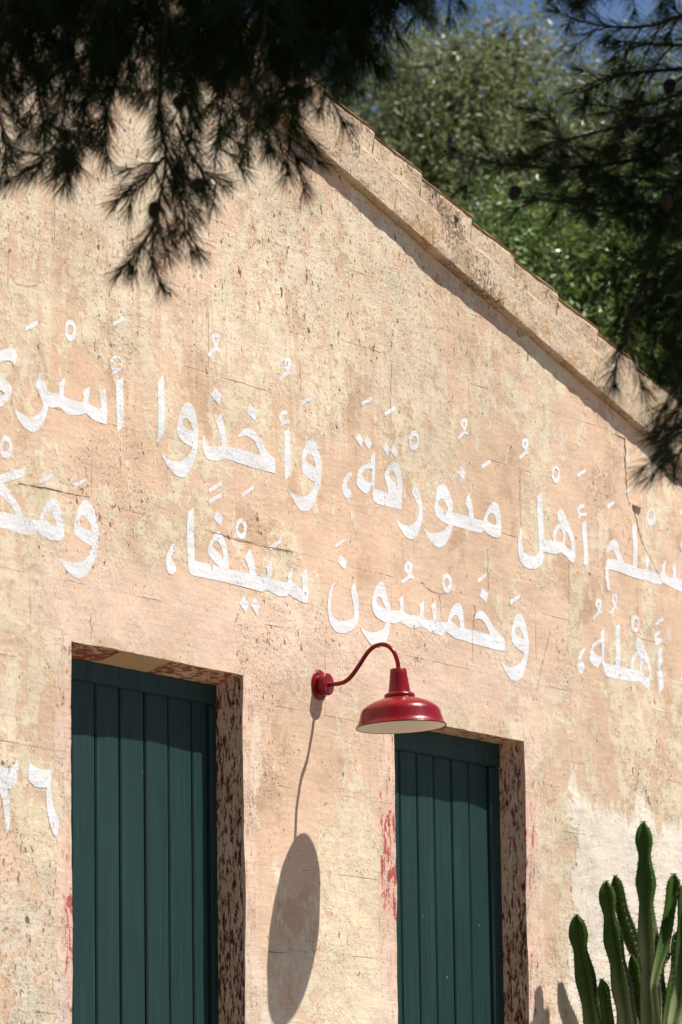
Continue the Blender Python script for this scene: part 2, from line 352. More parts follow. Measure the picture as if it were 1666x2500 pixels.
M_OLIVE = leaf_mat('olive_leaf', (.125, .145, .05), (.58, .60, .42), .34, .36, .22)
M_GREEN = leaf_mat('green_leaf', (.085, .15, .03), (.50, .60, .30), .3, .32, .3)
M_GROUND = noise_mat('gravel_ground', (.18, .14, .10), (.27, .22, .16), 9, .5, .03)
M_CACT = None

# ------------------------------------------------------------------ ground
gv = [(-150, -150, 0), (150, -150, 0), (150, 150, 0), (-150, 150, 0)]
tag(mesh_obj('ground', gv, [(0, 1, 2, 3)], M_GROUND), kind='structure')

# ------------------------------------------------------------------ house
house = tag(empty('stone_house', (0, 0, 0)), 'old limewashed stone house with white Arabic lettering on its gable and two teal doors', 'house')
APEX_X, X_L, X_R, SL = -0.95, -3.35, 3.55, 0.2490
def eave(x): return 4.209 - SL * x if x >= APEX_X else 4.209 - SL * APEX_X - SL * (APEX_X - x)   # where the coping meets the wall
DOORS = [(-1.332, -0.440, 2.503), (0.446, 1.296, 2.470)]
# smooth unevenness of the wall face, metres (a sum of fixed waves)
_k = np.random.default_rng(3); WAV = []
for lam, amp, nn in ((.9, .0022, 5), (.35, .0011, 7), (.13, .0005, 8)):
    for _ in range(nn):
        a = _k.uniform(0, 2 * np.pi); WAV.append((2 * np.pi / lam * np.cos(a) * _k.uniform(.7, 1.4), 2 * np.pi / lam * np.sin(a) * _k.uniform(.7, 1.4), _k.uniform(0, 6.28), amp / math.sqrt(nn) * 1.6))
def relief(x, z):
    s = 0
    for a, b, c, d in WAV: s = s + d * np.sin(a * x + b * z + c)
    return s

wall = mesh_obj('gable_wall', *(lambda pts, D: (
    [(x, .06, z) for x, z in pts] + [(x, D, z) for x, z in pts],
    []))([], 0), M_WALL, house)
# core behind the stones: pieces around the openings
core = MB()
xs = [X_L, DOORS[0][0] - .05, DOORS[0][1] + .05, DOORS[1][0] - .05, DOORS[1][1] + .05, X_R]
def prism(mb, poly, y0, y1):
    i = len(mb.V); n = len(poly); mb.V += [(x, y0, z) for x, z in poly] + [(x, y1, z) for x, z in poly]
    mb.F.append(tuple(i + k for k in range(n))); mb.F.append(tuple(i + n + k for k in range(n))[::-1])
    for k in range(n): mb.F.append((i + k, i + n + k, i + n + (k + 1) % n, i + (k + 1) % n))
for k in range(5):
    a, b = xs[k], xs[k + 1]; z0 = 0 if k % 2 == 0 else DOORS[k // 2][2] + .05
    poly = [(a, z0), (b, z0), (b, eave(b))] + ([(APEX_X, eave(APEX_X))] if a < APEX_X < b else []) + [(a, eave(a))]
    prism(core, poly, .05, .45)
wall.data.clear_geometry(); wall.data.from_pydata(core.V, [], core.F); wall.data.update()

courses = [0, .27, .51, .75, .99, 1.23, 1.46, 1.70, 1.945, 2.19, 2.43, 2.672, 2.916, 3.156, 3.392, 3.63, 3.87, 4.11, 4.35, 4.6]
fixed = {2.916: [-1.227, .526, 1.086, 1.655], 3.156: [-1.489, -.36, .20, .740, 1.316, 1.86], 3.392: [-.62, -.103, .451, .973, 1.52, 2.081], 2.672: [-1.02, -.5, .45, .992, 1.40]}
def stone(x0, x1, z0, z1, idx):
    gap = random.choice([.0002, .0002, .0003, .0003, .0005, .0009])
    off = random.uniform(-.0003, .0003)
    bx = {x0, x1} | {v for d in DOORS for v in d[:2] if x0 < v < x1}
    bz = {z0, z1} | {d[2] for d in DOORS if z0 < d[2] < z1 and x0 < d[1] and x1 > d[0]}
    def fill(b, step):
        b = sorted(b); out = []
        for p, q in zip(b, b[1:]):
            n = max(1, int(round((q - p) / step))); out += [p + (q - p) * k / n for k in range(n)]
        return out + [b[-1]]
    gx, gz = fill(bx, .03), fill(bz, .03); nx, nzz = len(gx) - 1, len(gz) - 1
    def solid(i, j):
        if i < 0 or j < 0 or i >= nx or j >= nzz: return False
        cx, cz = (gx[i] + gx[i + 1]) / 2, (gz[j] + gz[j + 1]) / 2
        if any(d[0] < cx < d[1] and cz < d[2] for d in DOORS): return False
        return gz[j] < max(eave(gx[i]), eave(gx[i + 1])) - .002
    V, F, key = [], [], {}
    def vert(i, j, layer):
        k = (i, j, layer)
        if k not in key:
            X, Z = gx[i], gz[j]
            s = [solid(i - 1, j - 1), solid(i, j - 1), solid(i - 1, j), solid(i, j)]
            l, r_, dn, up = (not (s[0] or s[2])), (not (s[1] or s[3])), (not (s[0] or s[1])), (not (s[2] or s[3]))
            door_edge = any(abs(X - v) < 1e-6 for d in DOORS for v in d[:2]) or any(abs(Z - d[2]) < 1e-6 and d[0] - .001 <= X <= d[1] + .001 for d in DOORS)
            jig = random.uniform(-.0005, .0004) if random.random() > .06 else random.uniform(.001, .0028) if (l or r_ or dn or up) else 0
            chip = abs(random.gauss(0, .0030)) * (2.2 if random.random() < .15 else 1) if door_edge and layer == 0 else 0
            op = math.sin(X * 7.3 + Z * 3.1 + 1.0) + math.sin(X * 17.1 - Z * 23.7) + .8 * math.sin(X * 3.1 + Z * 41.0 + 2) + .7 * math.sin(Z * 9 - X * 31)
            op = min(1, max(0, (op - .55) * 1.6))          # the joint shows only here and there; elsewhere it is filled
            ch = op * (gap + (.0005 if layer == 0 else 0)) + chip
            X2 = X + (ch if l else 0) - (ch if r_ else 0) + (jig if (l or r_) else 0); Z2 = Z + (ch if dn else 0) - (ch if up else 0) + (jig if (dn or up) else 0)
            Z2 = min(Z2, eave(X2) - .002)
            y = relief(X2, Z2) + off if layer < 2 else (.0055 if door_edge else .055)
            if layer == 1: y += .0008 * op + .00002
            key[k] = len(V); V.append((X2, y, Z2))
        return key[k]
    for i in range(nx):
        for j in range(nzz):
            if not solid(i, j): continue
            F.append((vert(i, j, 0), vert(i + 1, j, 0), vert(i + 1, j + 1, 0), vert(i, j + 1, 0)))
            for di, dj, e in ((-1, 0, ((i, j + 1), (i, j))), (1, 0, ((i + 1, j), (i + 1, j + 1))), (0, -1, ((i, j), (i + 1, j))), (0, 1, ((i + 1, j + 1), (i, j + 1)))):
                if not solid(i + di, j + dj):
                    for la in (0, 1):
                        F.append((vert(*e[0], la), vert(*e[0], la + 1), vert(*e[1], la + 1), vert(*e[1], la)))
    if F: mesh_obj('stone_block', V, F, M_WALL, wall, smooth=False)
cnt = 0
for ci, (z0, z1) in enumerate(zip(courses, courses[1:])):
    if z0 >= 4.44: break
    js = fixed.get(z0, [])
    lo = js[0] if js else .26 * (ci % 2) + random.uniform(-.08, .08)
    cuts = list(js) if js else [lo]
    while cuts[0] > X_L + .3: cuts.insert(0, cuts[0] - random.uniform(.48, .60))
    while cuts[-1] < X_R - .3: cuts.append(cuts[-1] + random.uniform(.48, .60))
    cuts = [X_L] + [c for c in cuts if X_L + .2 < c < X_R - .2] + [X_R]
    for a, b in zip(cuts, cuts[1:]):
        if z0 < max(eave(a), eave(b)) - .01: stone(a, b, z0, z1, cnt); cnt += 1

# body, roof
body = MB(); YB = 7.5
body.box((X_L, .45, 0), (X_L + .4, YB, eave(X_L) - .02)); body.build('side_wall', M_WALL, house)
body = MB(); body.box((X_R - .4, .45, 0), (X_R, YB, eave(X_R) - .02)); body.build('side_wall', M_WALL, house)
bk = MB(); prism(bk, [(X_L, 0), (X_R, 0), (X_R, eave(X_R)), (APEX_X, eave(APEX_X)), (X_L, eave(X_L))], YB, YB + .4); bk.build('back_wall', M_WALL, house)
roof = MB(); prism(roof, [(APEX_X, eave(APEX_X) + .005), (X_R + .15, eave(X_R + .15) + .005), (X_R + .15, eave(X_R + .15) + .12), (APEX_X, eave(APEX_X) + .12)], .36, YB + .5)
prism(roof, [(X_L - .15, eave(X_L - .15) + .005), (APEX_X, eave(APEX_X) + .006), (APEX_X, eave(APEX_X) + .12), (X_L - .15, eave(X_L - .15) + .12)], .36, YB + .5)
roof_o = roof.build('roof', M_TILE, house)
# raised coping along the gable: long weathered slabs with a ridge of overlapping verge tiles
def slope_pt(s, dirx, up, y):                    # s metres along the slope from the apex, up perpendicular
    c = 1 / math.hypot(1, SL); sn = SL * c
    return np.array([APEX_X + dirx * (s * c + up * sn), y, eave(APEX_X) - s * sn + up * c])
def slab(name, s0, s1, prof, dirx, mat, parent, tilt=0.0, nseg=14, wob=.002, endgap=.0015):
    # prof: closed list of (y, up); swept along the slope
    V, F = [], []; n = len(prof); ph = random.uniform(0, 9)
    for k in range(nseg + 1):
        t = k / nseg; s = s0 + endgap + (s1 - s0 - 2 * endgap) * t
        for j, (y, u) in enumerate(prof):
            w_ = wob * (math.sin(s * 23 + j * 1.7 + ph) + .6 * math.sin(s * 61 + j * 2.9 + ph)) + random.gauss(0, wob * .35)
            V.append(slope_pt(s, dirx, u + tilt * t * (1 if u > prof[0][1] + .002 else 1) + w_ * .8, y + w_ * .5))
    for k in range(nseg):
        for j in range(n):
            a, b = k * n + j, k * n + (j + 1) % n; F.append((a, b, b + n, a + n))
    F.append(tuple(range(n))[::-1]); F.append(tuple(nseg * n + j for j in range(n)))
    return mesh_obj(name, V, F, mat, parent)
coping = slab('coping', 0, .4, [(.33, -.002), (.02, -.002), (.02, .10), (.33, .10)], 1, M_COP, house)
coping.data.clear_geometry()
cb = MB()
prism(cb, [tuple(slope_pt(s, 1, u, 0)[[0, 2]]) for s, u in ((.01, .004), (4.6, .004), (4.6, .118), (.01, .118))], .03, .355)
prism(cb, [tuple(slope_pt(s, -1, u, 0)[[0, 2]]) for s, u in ((.01, .004), (2.55, .004), (2.55, .118), (.01, .118))], .03, .355)
coping.data.from_pydata(cb.V, [], cb.F); coping.data.update()
PROF = [(.029, .0), (-.025, .0), (-.0305, .003), (-.0315, .022), (-.030, .122), (-.0275, .129), (.029, .129)]
for dirx, L in ((1, 4.6), (-1, 2.5)):
    s = 0.0
    while s < L - .05:
        l = min(random.uniform(.62, .86), L - s)
        slab('coping_stone', s, s + l, PROF, dirx, M_COP, coping, nseg=int(l / .02) + 2, wob=.0018, endgap=.0006); s += l
# steps of the verge seen at these x positions
step_x = [.049, .349, .647, .978, 1.27, 1.572, 1.861, 2.16, 2.46, 2.76, 3.06, 3.36, 3.62]
while step_x[0] > APEX_X + .2: step_x.insert(0, step_x[0] - .30)
c_ = 1 / math.hypot(1, SL)
step_s = [0.0] + [(x - APEX_X) / c_ - .05 for x in step_x]
TPROF = [(.34, .085), (-.0215, .085), (-.0222, .136), (-.0215, .190), (-.017, .199), (.34, .199)]
CAPP = [(.345, .1995), (-.018, .1995), (-.0235, .2025), (-.019, .2065), (.345, .2065)]
for a, b in zip(step_s, step_s[1:]):
    t_ = slab('verge_tile', a, b, TPROF, 1, M_COP, coping, tilt=.021, nseg=12, wob=.0034)
    slab('roof_tile', a, b + .004, CAPP, 1, M_TILE, coping, tilt=.021, nseg=9, wob=.0016)
for k in range(8):
    slab('verge_tile', k * .3, k * .3 + .3, TPROF, -1, M_COP, coping, tilt=.021, nseg=12, wob=.0034)
    slab('roof_tile', k * .3, k * .3 + .304, CAPP, -1, M_TILE, coping, tilt=.021, nseg=9, wob=.0016)

# ------------------------------------------------------------------ doors
def reveal_face(name, f, nu, nv, mat, parent, amp=.0022):   # f(u,v)->point, with its own roughness along normal y/x
    V, F = [], []
    for i in range(nu + 1):
        for j in range(nv + 1):
            V.append(np.array(f(i / nu, j / nv)))
    for i in range(nu):
        for j in range(nv):
            a = i * (nv + 1) + j; F.append((a, a + 1, a + nv + 2, a + nv + 1))
    return mesh_obj(name, V, F, mat, parent, True)
YF = .092                                        # frame face behind the wall face
def make_door(x0, x1, zt, planks, stile_l, stile_r, zsoff, label, soff):
    d = empty('door', (x0, YF, 0)); d.parent = house; d.name = 'door'; d['label'] = label
    rb = MB().box((x0 - .04, YF + .05, 0), (x1 + .04, YF + .09, zt + .05)).build('backing_board', M_DOOR, d)
    for a, b in zip(planks, planks[1:]):
        dy = random.uniform(-.0012, .0012); g_ = .0040
        ww = random.uniform(-.0006, .0006)
        MB().box((a + g_ + ww, YF + .014 + dy, .02), (b - g_ + ww, YF + .048, zt - .078), .004).build('plank', M_DOOR, d)
    zr = zsoff
    MB().box((x0 - .03, YF, zt - .082), (x1 + .03, YF + .046, zt + .02), .004).build('rail', M_DOOR, d)
    for a, b in (stile_l, stile_r):
        MB().box((a, YF + .003, 0), (b, YF + .047, zt - .084), .004).build('stile', M_DOOR, d)
    # plastered jambs: faces the opening, slightly uneven
    rgh = lambda: random.gauss(0, .0005)
    jr = reveal_face('jamb', lambda u, v: (x1 + .001 + rgh() + (.006 * (1 - u) if True else 0) * -1 * (0), .003 + u * (YF + .03), v * (zt + .004)), 5, 90, M_JAMB, d)
    jl = reveal_face('jamb', lambda u, v: (x0 - .001 + rgh(), .003 + u * (YF + .03), v * (zt + .004)), 5, 90, M_JAMB, d)
    for a, b, mt in soff:                        # the lintel's underside in separate stones
        n_ = max(2, int((b - a) / .03))
        reveal_face('soffit_stone', lambda u, v: (a + .001 + (b - a - .002) * v, .003 + u * (YF + .03), zt + .001 + rgh() - (zt - zsoff) * u), 5, n_, mt, d)
    return d
make_door(*DOORS[0], [-1.305, -1.18, -1.057, -.933, -.805, -.68, -.553, -.470], (-1.362, -1.307), (-.468, -.41), 2.470,
          'taller teal plank door left of the red lamp, with patchy red and ochre lintel', [(-1.34, -1.072, M_SOFR), (-1.072, -.812, M_SOFO), (-.812, -.432, M_SOFR)])
make_door(*DOORS[1], [.43, .545, .657, .769, .879, .994, 1.108, 1.235], (.40, .428), (1.237, 1.33), 2.464,
          'teal plank door right of the red lamp', [(.438, 1.304, M_SOFB)])

# ------------------------------------------------------------------ painted lettering (flat paint on the wall)
def smooth_poly(P, sub=4, ang=48):
    P = np.asarray(P, float); n = len(P); out = []
    d = np.roll(P, -1, 0) - P; L = np.linalg.norm(d, axis=1) + 1e-9
    corner = []
    for i in range(n):
        a, b = d[i - 1] / L[i - 1], d[i] / L[i]; corner.append(a @ b < math.cos(math.radians(ang)))
    tan = [(P[(i + 1) % n] - P[i - 1]) / (L[i - 1] + L[i]) for i in range(n)]
    for i in range(n):
        j = (i + 1) % n; l = L[i]
        t0 = d[i] if corner[i] else tan[i] * l
        t1 = d[i] if corner[j] else tan[j] * l
        for k in range(sub):
            t = k / sub; h = (2 * t**3 - 3 * t**2 + 1, t**3 - 2 * t**2 + t, -2 * t**3 + 3 * t**2, t**3 - t**2)
            out.append(h[0] * P[i] + h[1] * t0 + h[2] * P[j] + h[3] * t1)
    return np.array(out)
def ell(cx, cy, rx, ry, n=12): return [(cx + rx * math.cos(6.2832 * k / n), cy + ry * math.sin(6.2832 * k / n)) for k in range(n)]
def inside(pt, poly):
    x, y = pt; c = False; n = len(poly)
    for i in range(n):
        (xa, ya), (xb, yb) = poly[i], poly[i - 1]
        if (ya > y) != (yb > y) and x < (xb - xa) * (y - ya) / (yb - ya) + xa: c = not c
    return c
TILES = {'A': (0, 770, 4), 'B': (0, 1050, 4), 'C': (350, 800, 4), 'D': (380, 1150, 4), 'E': (650, 870, 4), 'F': (780, 1290, 4),
         'Gg': (940, 1000, 4), 'H': (1250, 1060, 4), 'I': (1100, 1340, 4), 'J': (1380, 1380, 5.483), 'K': (1440, 1150, 6.938), 'L': (0, 1820, 7.84)}
def paint(tile, outer, holes=(), mark=False):
    ox, oy, s = TILES[tile]
    loops = [smooth_poly(outer)] + [smooth_poly(h) for h in holes]
    rings = []
    for lp in loops:
        r = [on_wall(ox + x / s + random.gauss(0, .22), oy + y / s + random.gauss(0, .22)) for x, y in lp]; rings.append([(p[0], p[2]) for p in r])
    vs, es = [], []
    for r in rings:
        i = len(vs); vs += r; es += [(i + k, i + (k + 1) % len(r)) for k in range(len(r))]
    xs_, zs_ = [v[0] for v in rings[0]], [v[1] for v in rings[0]]
    for gx in np.arange(math.floor(min(xs_) / .025) * .025, max(xs_), .025):
        for gz in np.arange(math.floor(min(zs_) / .025) * .025, max(zs_), .025):
            if inside((gx, gz), rings[0]) and not any(inside((gx, gz), h) for h in rings[1:]):
                if min((gx - a)**2 + (gz - b)**2 for r in rings for a, b in r) > .005**2: vs.append((gx + .001, gz + .0007))
    V2, E2, F2, *_ = delaunay_2d_cdt([Vector(v) for v in vs], es, [], 1, 1e-6)
    tris = []
    for f in F2:
        c = ((V2[f[0]][0] + V2[f[1]][0] + V2[f[2]][0]) / 3, (V2[f[0]][1] + V2[f[1]][1] + V2[f[2]][1]) / 3)
        if inside(c, rings[0]) and not any(inside(c, h) for h in rings[1:]): tris.append(tuple(f))
    mesh_obj('painted_vowel_mark' if mark else 'painted_letter', [(v[0], float(relief(v[0], v[1])) - .0007, v[1]) for v in V2], tris, M_LET, wall)
def mark(t, o, h=()): paint(t, o, h, True)
# line one, far left word
mark('A', [(238,105),(355,52),(352,105),(240,158)]); mark('A', ell(690,147,58,108), [ell(692,142,30,50)]); mark('A', [(1105,70),(1224,5),(1224,48),(1103,115)])
paint('A', [(-60,360),(0,345),(50,325),(100,325),(140,345),(155,385),(145,440),(122,492),(100,455),(60,442),(20,452),(-60,480)])
paint('A', [(-80,590),(0,600),(50,630),(108,695),(105,770),(60,850),(0,895),(-80,900),(-80,790),(0,785),(35,765),(0,735),(-80,720)])
paint('A', [(130,893),(190,945),(260,985),(320,990),(370,965),(405,925),(420,880),(400,810),(375,745),(345,700),(362,630),(380,550),(400,600),(430,650),(448,700),(465,745),(520,757),(572,766),(577,720),(580,665),(610,625),(637,600),(638,650),(628,720),(625,785),(700,820),(770,842),(803,848),(820,800),(812,765),(840,725),(882,685),(875,760),(862,840),(880,870),(920,895),(990,910),(985,850),(968,780),(1000,735),(1030,710),(1042,780),(1047,870),(1035,1060),(1000,1058),(930,1035),(870,985),(838,955),(800,968),(680,975),(630,940),(590,905),(565,892),(500,905),(465,890),(460,930),(440,1000),(400,1080),(360,1125),(315,1145),(260,1115),(210,1060),(165,980)])
paint('A', [(1145,650),(1180,615),(1212,608),(1212,1085),(1180,1110),(1145,1145)])
mark('A', [(1190,432),(1150,412),(1118,432),(1112,468),(1130,500),(1215,518),(1170,545),(1105,585),(1110,545),(1085,480),(1090,425),(1130,388),(1180,398)])
# line two, far left word
mark('B', ell(62,167,62,113), [ell(57,160,34,48)])
paint('B', [(-60,470),(0,440),(120,400),(248,368),(240,410),(225,460),(100,500),(35,515),(100,590),(170,700),(235,810),(255,855),(310,872),(385,880),(410,820),(440,740),(480,680),(520,662),(560,680),(585,750),(605,850),(622,950),(615,1040),(585,1078),(540,1083),(470,1062),(410,1020),(375,982),(350,1018),(310,1028),(200,1000),(100,970),(0,950),(-60,935),(-60,790),(0,795),(80,808),(165,825),(130,760),(60,670),(0,620),(-60,570)],
      [[(425,850),(450,810),(490,795),(520,825),(545,890),(550,945),(500,925),(450,890)]])
mark('B', [(372,485),(503,422),(503,468),(375,532)]); mark('B', [(725,530),(840,470),(852,492),(735,578),(722,575)])
paint('B', [(835,682),(870,695),(905,750),(935,850),(955,980),(950,1110),(925,1230),(880,1340),(830,1420),(765,1455),(710,1430),(640,1360),(590,1280),(555,1205),(600,1255),(660,1285),(740,1292),(810,1270),(860,1220),(885,1165),(892,1138),(850,1115),(780,1065),(735,1020),(725,950),(740,850),(770,760),(800,700)],
      [[(790,838),(820,835),(850,870),(880,930),(890,982),(850,975),(800,945),(778,910),(780,865)]])
# line one, second word
mark('C', [(695,50),(725,65),(735,100),(725,150),(712,185),(740,215),(735,242),(710,232),(690,225),(650,260),(622,292),(605,260),(650,215),(685,188),(660,140),(648,100),(660,65)], [[(690,92),(703,100),(705,125),(692,140),(680,118),(682,100)]])
paint('C', [(135,550),(160,500),(198,450),(200,1020),(170,1075),(140,1130),(137,1060),(135,800)])
paint('C', [(420,732),(450,738),(475,770),(500,830),(525,920),(543,1010),(543,1110),(530,1210),(505,1310),(465,1390),(420,1450),(375,1460),(320,1435),(255,1365),(205,1285),(175,1220),(230,1270),(300,1305),(370,1300),(430,1270),(470,1215),(485,1165),(430,1140),(370,1095),(338,1040),(330,975),(340,890),(365,800),(395,745)], [[(395,880),(430,885),(465,940),(490,1010),(440,1000),(395,960),(380,915)]])
mark('C', [(680,585),(722,620),(762,662),(735,758),(690,710),(650,660)]); mark('C', [(1025,742),(1060,775),(1107,810),(1085,912),(1040,870),(998,820)])
paint('C', [(600,1030),(612,1080),(630,1140),(680,1165),(770,1165),(765,1090),(740,1000),(715,920),(735,870),(750,830),(775,890),(800,980),(815,1080),(825,1160),(900,1170),(1000,1205),(1140,1245),(1110,1170),(1060,1090),(1000,1060),(920,1070),(950,1020),(990,985),(1050,990),(1100,1040),(1150,1110),(1200,1190),(1250,1250),(1290,1285),(1287,1425),(1220,1405),(1100,1375),(960,1330),(815,1285),(730,1300),(660,1295),(615,1260),(595,1200),(585,1120)])
mark('C', [(1405,290),(1435,310),(1440,350),(1430,390),(1415,420),(1442,445),(1440,470),(1410,458),(1370,490),(1335,518),(1322,490),(1360,455),(1392,425),(1362,375),(1355,335),(1375,300)], [[(1396,325),(1405,345),(1400,375),(1390,385),(1385,350)]])
mark('C', [(1412,825),(1395,850),(1365,850),(1355,875),(1370,895),(1428,902),(1425,935),(1380,945),(1335,975),(1345,930),(1322,885),(1330,840),(1365,805),(1400,808)])
paint('C', [(1375,1020),(1425,980),(1430,1020),(1440,1440),(1410,1465),(1382,1500)])
# line two, second word
mark('D', [(528,170),(652,95),(652,140),(528,215)]); mark('D', [(528,280),(652,207),(654,250),(528,325)]); mark('D', [(850,220),(965,135),(965,178),(850,265)])
mark('D', [(600,385),(632,412),(672,450),(650,532),(608,500),(578,455)]); mark('D', ell(852,560,54,105), [ell(850,560,27,55)]); mark('D', [(1112,735),(1225,655),(1225,700),(1130,768),(1115,770)])
paint('D', [(160,725),(190,705),(210,745),(185,790),(162,840),(165,870),(195,900),(207,940),(195,985),(165,1012),(130,998),(110,950),(106,880),(120,810),(145,755)])
paint('D', [(328,410),(388,352),(390,870),(470,890),(560,915),(632,935),(580,880),(535,815),(525,770),(540,710),(575,640),(600,600),(630,582),(660,610),(690,670),(715,760),(722,850),(722,955),(800,975),(915,1002),(905,930),(875,850),(900,800),(922,757),(950,830),(968,920),(980,1025),(1075,1040),(1080,985),(1073,938),(1100,900),(1127,875),(1125,960),(1120,1050),(1200,1080),(1280,1092),(1290,1060),(1282,1018),(1310,980),(1340,935),(1335,1010),(1330,1080),(1370,1120),(1428,1142),(1430,1090),(1420,1020),(1445,980),(1465,950),(1478,1020),(1480,1120),(1480,1285),(1450,1290),(1390,1265),(1330,1225),(1300,1200),(1270,1220),(1220,1227),(1150,1200),(1075,1160),(1045,1180),(1000,1172),(880,1140),(710,1090),(560,1058),(380,1020),(345,995),(330,930)],
      [[(585,690),(610,678),(640,710),(665,780),(675,855),(640,810),(595,760),(568,725)]])
mark('D', [(855,1222),(908,1298),(872,1385),(815,1300)]); mark('D', [(960,1235),(1015,1320),(975,1405),(918,1308)])
# line one, middle
paint('E', [(435,808),(470,825),(500,880),(525,980),(540,1090),(535,1220),(515,1320),(480,1410),(440,1490),(385,1515),(330,1495),(275,1420),(235,1350),(203,1290),(250,1335),(310,1365),(370,1365),(430,1335),(470,1280),(485,1228),(420,1195),(365,1130),(347,1050),(355,960),(380,880),(405,830)], [[(400,955),(425,950),(455,985),(485,1085),(440,1065),(400,1035),(387,995)]])
for q in ([(328,440),(433,387),(433,430),(330,482)], [(920,450),(1022,392),(1022,435),(922,488)], [(1155,545),(1252,487),(1252,528),(1165,582),(1153,580)], [(905,750),(943,818),(925,888),(870,800)], [(982,772),(1033,850),(1000,908),(952,825)], [(1170,850),(1208,905),(1188,970),(1143,900)], [(1240,872),(1282,935),(1258,988),(1213,920)]): mark('E', q)
mark('E', ell(1432,825,48,98), [ell(1432,822,28,42)])
paint('E', [(800,1150),(835,1125),(845,1150),(825,1190),(795,1240),(800,1280),(830,1310),(838,1350),(820,1385),(790,1392),(765,1350),(750,1290),(755,1220),(775,1180)])
paint('E', [(1062,930),(1065,1100),(1070,1290),(1130,1310),(1205,1335),(1195,1270),(1175,1200),(1165,1150),(1190,1100),(1220,1050),(1255,1030),(1290,1055),(1315,1120),(1335,1210),(1340,1300),(1338,1495),(1270,1485),(1180,1460),(1080,1430),(1055,1385),(1050,1300),(1040,1250),(1020,1310),(990,1342),(940,1315),(895,1260),(888,1220),(900,1130),(930,1080),(980,1055),(1020,1040),(1025,980),(1040,955)],
      [[(960,1120),(1000,1100),(1035,1095),(1032,1225),(1000,1225),(965,1190),(935,1150)], [(1225,1110),(1250,1115),(1280,1180),(1298,1262),(1250,1220),(1210,1160)]])
mark('Gg', [(775,85),(795,100),(797,140),(785,180),(775,205),(805,230),(795,250),(770,237),(740,270),(705,303),(695,270),(735,235),(762,205),(730,165),(722,125),(740,95)], [[(762,120),(770,135),(768,165),(758,172),(753,145)]])
mark('Gg', [(1370,278),(1395,295),(1400,340),(1388,380),(1380,400),(1407,425),(1400,442),(1375,435),(1340,470),(1312,492),(1308,460),(1345,425),(1365,400),(1335,355),(1332,315),(1345,288)], [[(1367,315),(1374,330),(1370,360),(1362,355),(1358,330)]])
mark('Gg', [(940,540),(1030,485),(1030,528),(942,578)]); mark('Gg', [(730,552),(780,615),(763,692),(707,630)])
paint('Gg', [(302,730),(325,770),(350,830),(365,900),(368,980),(365,1060),(348,1130),(320,1220),(285,1260),(250,1270),(210,1240),(170,1180),(140,1110),(110,1040),(160,1100),(210,1130),(265,1125),(305,1085),(325,1030),(330,970),(315,910),(290,850),(270,810),(285,765)])
paint('Gg', [(555,730),(590,740),(615,790),(640,870),(655,940),(652,1005),(740,1025),(815,1045),(810,980),(780,905),(800,850),(815,820),(835,870),(855,950),(868,1060),(960,1085),(985,1020),(1010,950),(1040,910),(1068,900),(1100,930),(1120,1000),(1132,1090),(1135,1170),(1122,1240),(1090,1252),(1040,1235),(990,1195),(972,1175),(940,1205),(880,1195),(780,1165),(655,1135),(645,1190),(615,1270),(570,1335),(530,1348),(480,1325),(430,1270),(390,1200),(355,1135),(400,1175),(450,1203),(520,1200),(575,1180),(610,1125),(540,1085),(500,1040),(483,990),(490,900),(505,810),(525,750)],
      [[(535,870),(560,875),(590,920),(610,995),(575,990),(540,960),(522,910)], [(1005,1040),(1035,1010),(1060,1020),(1080,1075),(1083,1135),(1040,1115),(1000,1080)]])
# line one, right
paint('H', [(95,905),(105,930),(103,1000),(105,1090),(125,1150),(170,1185),(220,1190),(260,1170),(270,1130),(265,1050),(255,850),(250,620),(280,580),(297,565),(300,700),(308,860),(310,1020),(400,1045),(398,980),(420,910),(460,865),(440,820),(445,760),(475,730),(500,755),(535,840),(575,940),(605,1040),(612,1140),(612,1190),(595,1258),(560,1240),(520,1195),(475,1155),(430,1172),(360,1160),(310,1150),(310,1190),(290,1260),(250,1310),(190,1318),(130,1295),(85,1230),(65,1140),(65,1050),(80,970)],
      [[(425,1020),(435,960),(465,920),(490,945),(500,1010),(490,1060),(430,1045)], [(518,940),(545,980),(570,1060),(580,1135),(540,1110),(508,1080),(520,1020)]])
mark('H', [(700,700),(695,725),(665,730),(655,750),(680,770),(720,765),(718,800),(680,805),(645,835),(650,795),(635,755),(640,715),(670,682),(698,685)])
paint('H', [(680,875),(715,840),(722,860),(728,1000),(735,1150),(738,1250),(700,1290),(690,1240),(690,1100)])
mark('H', ell(432,393,40,88), [ell(430,385,22,50)])
for q in ([(632,390),(718,332),(720,370),(635,428)], [(925,690),(1000,648),(1005,675),(945,728),(930,728)], [(1095,560),(1175,500),(1180,530),(1150,560),(1105,578)]): mark('H', q)
mark('K', ell(1040,778,70,150), [ell(1045,755,38,78)])
paint('K', [(400,1158),(440,1180),(470,1270),(490,1370),(520,1450),(560,1540),(640,1575),(720,1600),(715,1400),(710,1200),(700,960),(740,900),(775,890),(785,1000),(795,1200),(800,1400),(798,1640),(940,1670),(945,1600),(945,1510),(985,1430),(1005,1450),(1000,1560),(995,1690),(1100,1715),(1190,1745),(1210,1680),(1215,1590),(1240,1550),(1275,1510),(1275,1620),(1270,1730),(1320,1790),(1385,1810),(1395,1740),(1385,1620),(1420,1550),(1440,1545),(1450,1680),(1455,1800),(1600,1850),(1720,1880),(1720,2110),(1568,2050),(1430,2000),(1320,1940),(1230,1890),(1190,1920),(1080,1905),(960,1840),(880,1835),(780,1815),(600,1755),(430,1690),(310,1665),(310,1800),(325,1900),(340,2030),(290,2015),(270,1900),(255,1780),(255,1650),(270,1560),(310,1495),(370,1490),(450,1505),(430,1430),(390,1340),(350,1345),(285,1385),(275,1370),(310,1270),(360,1180)])
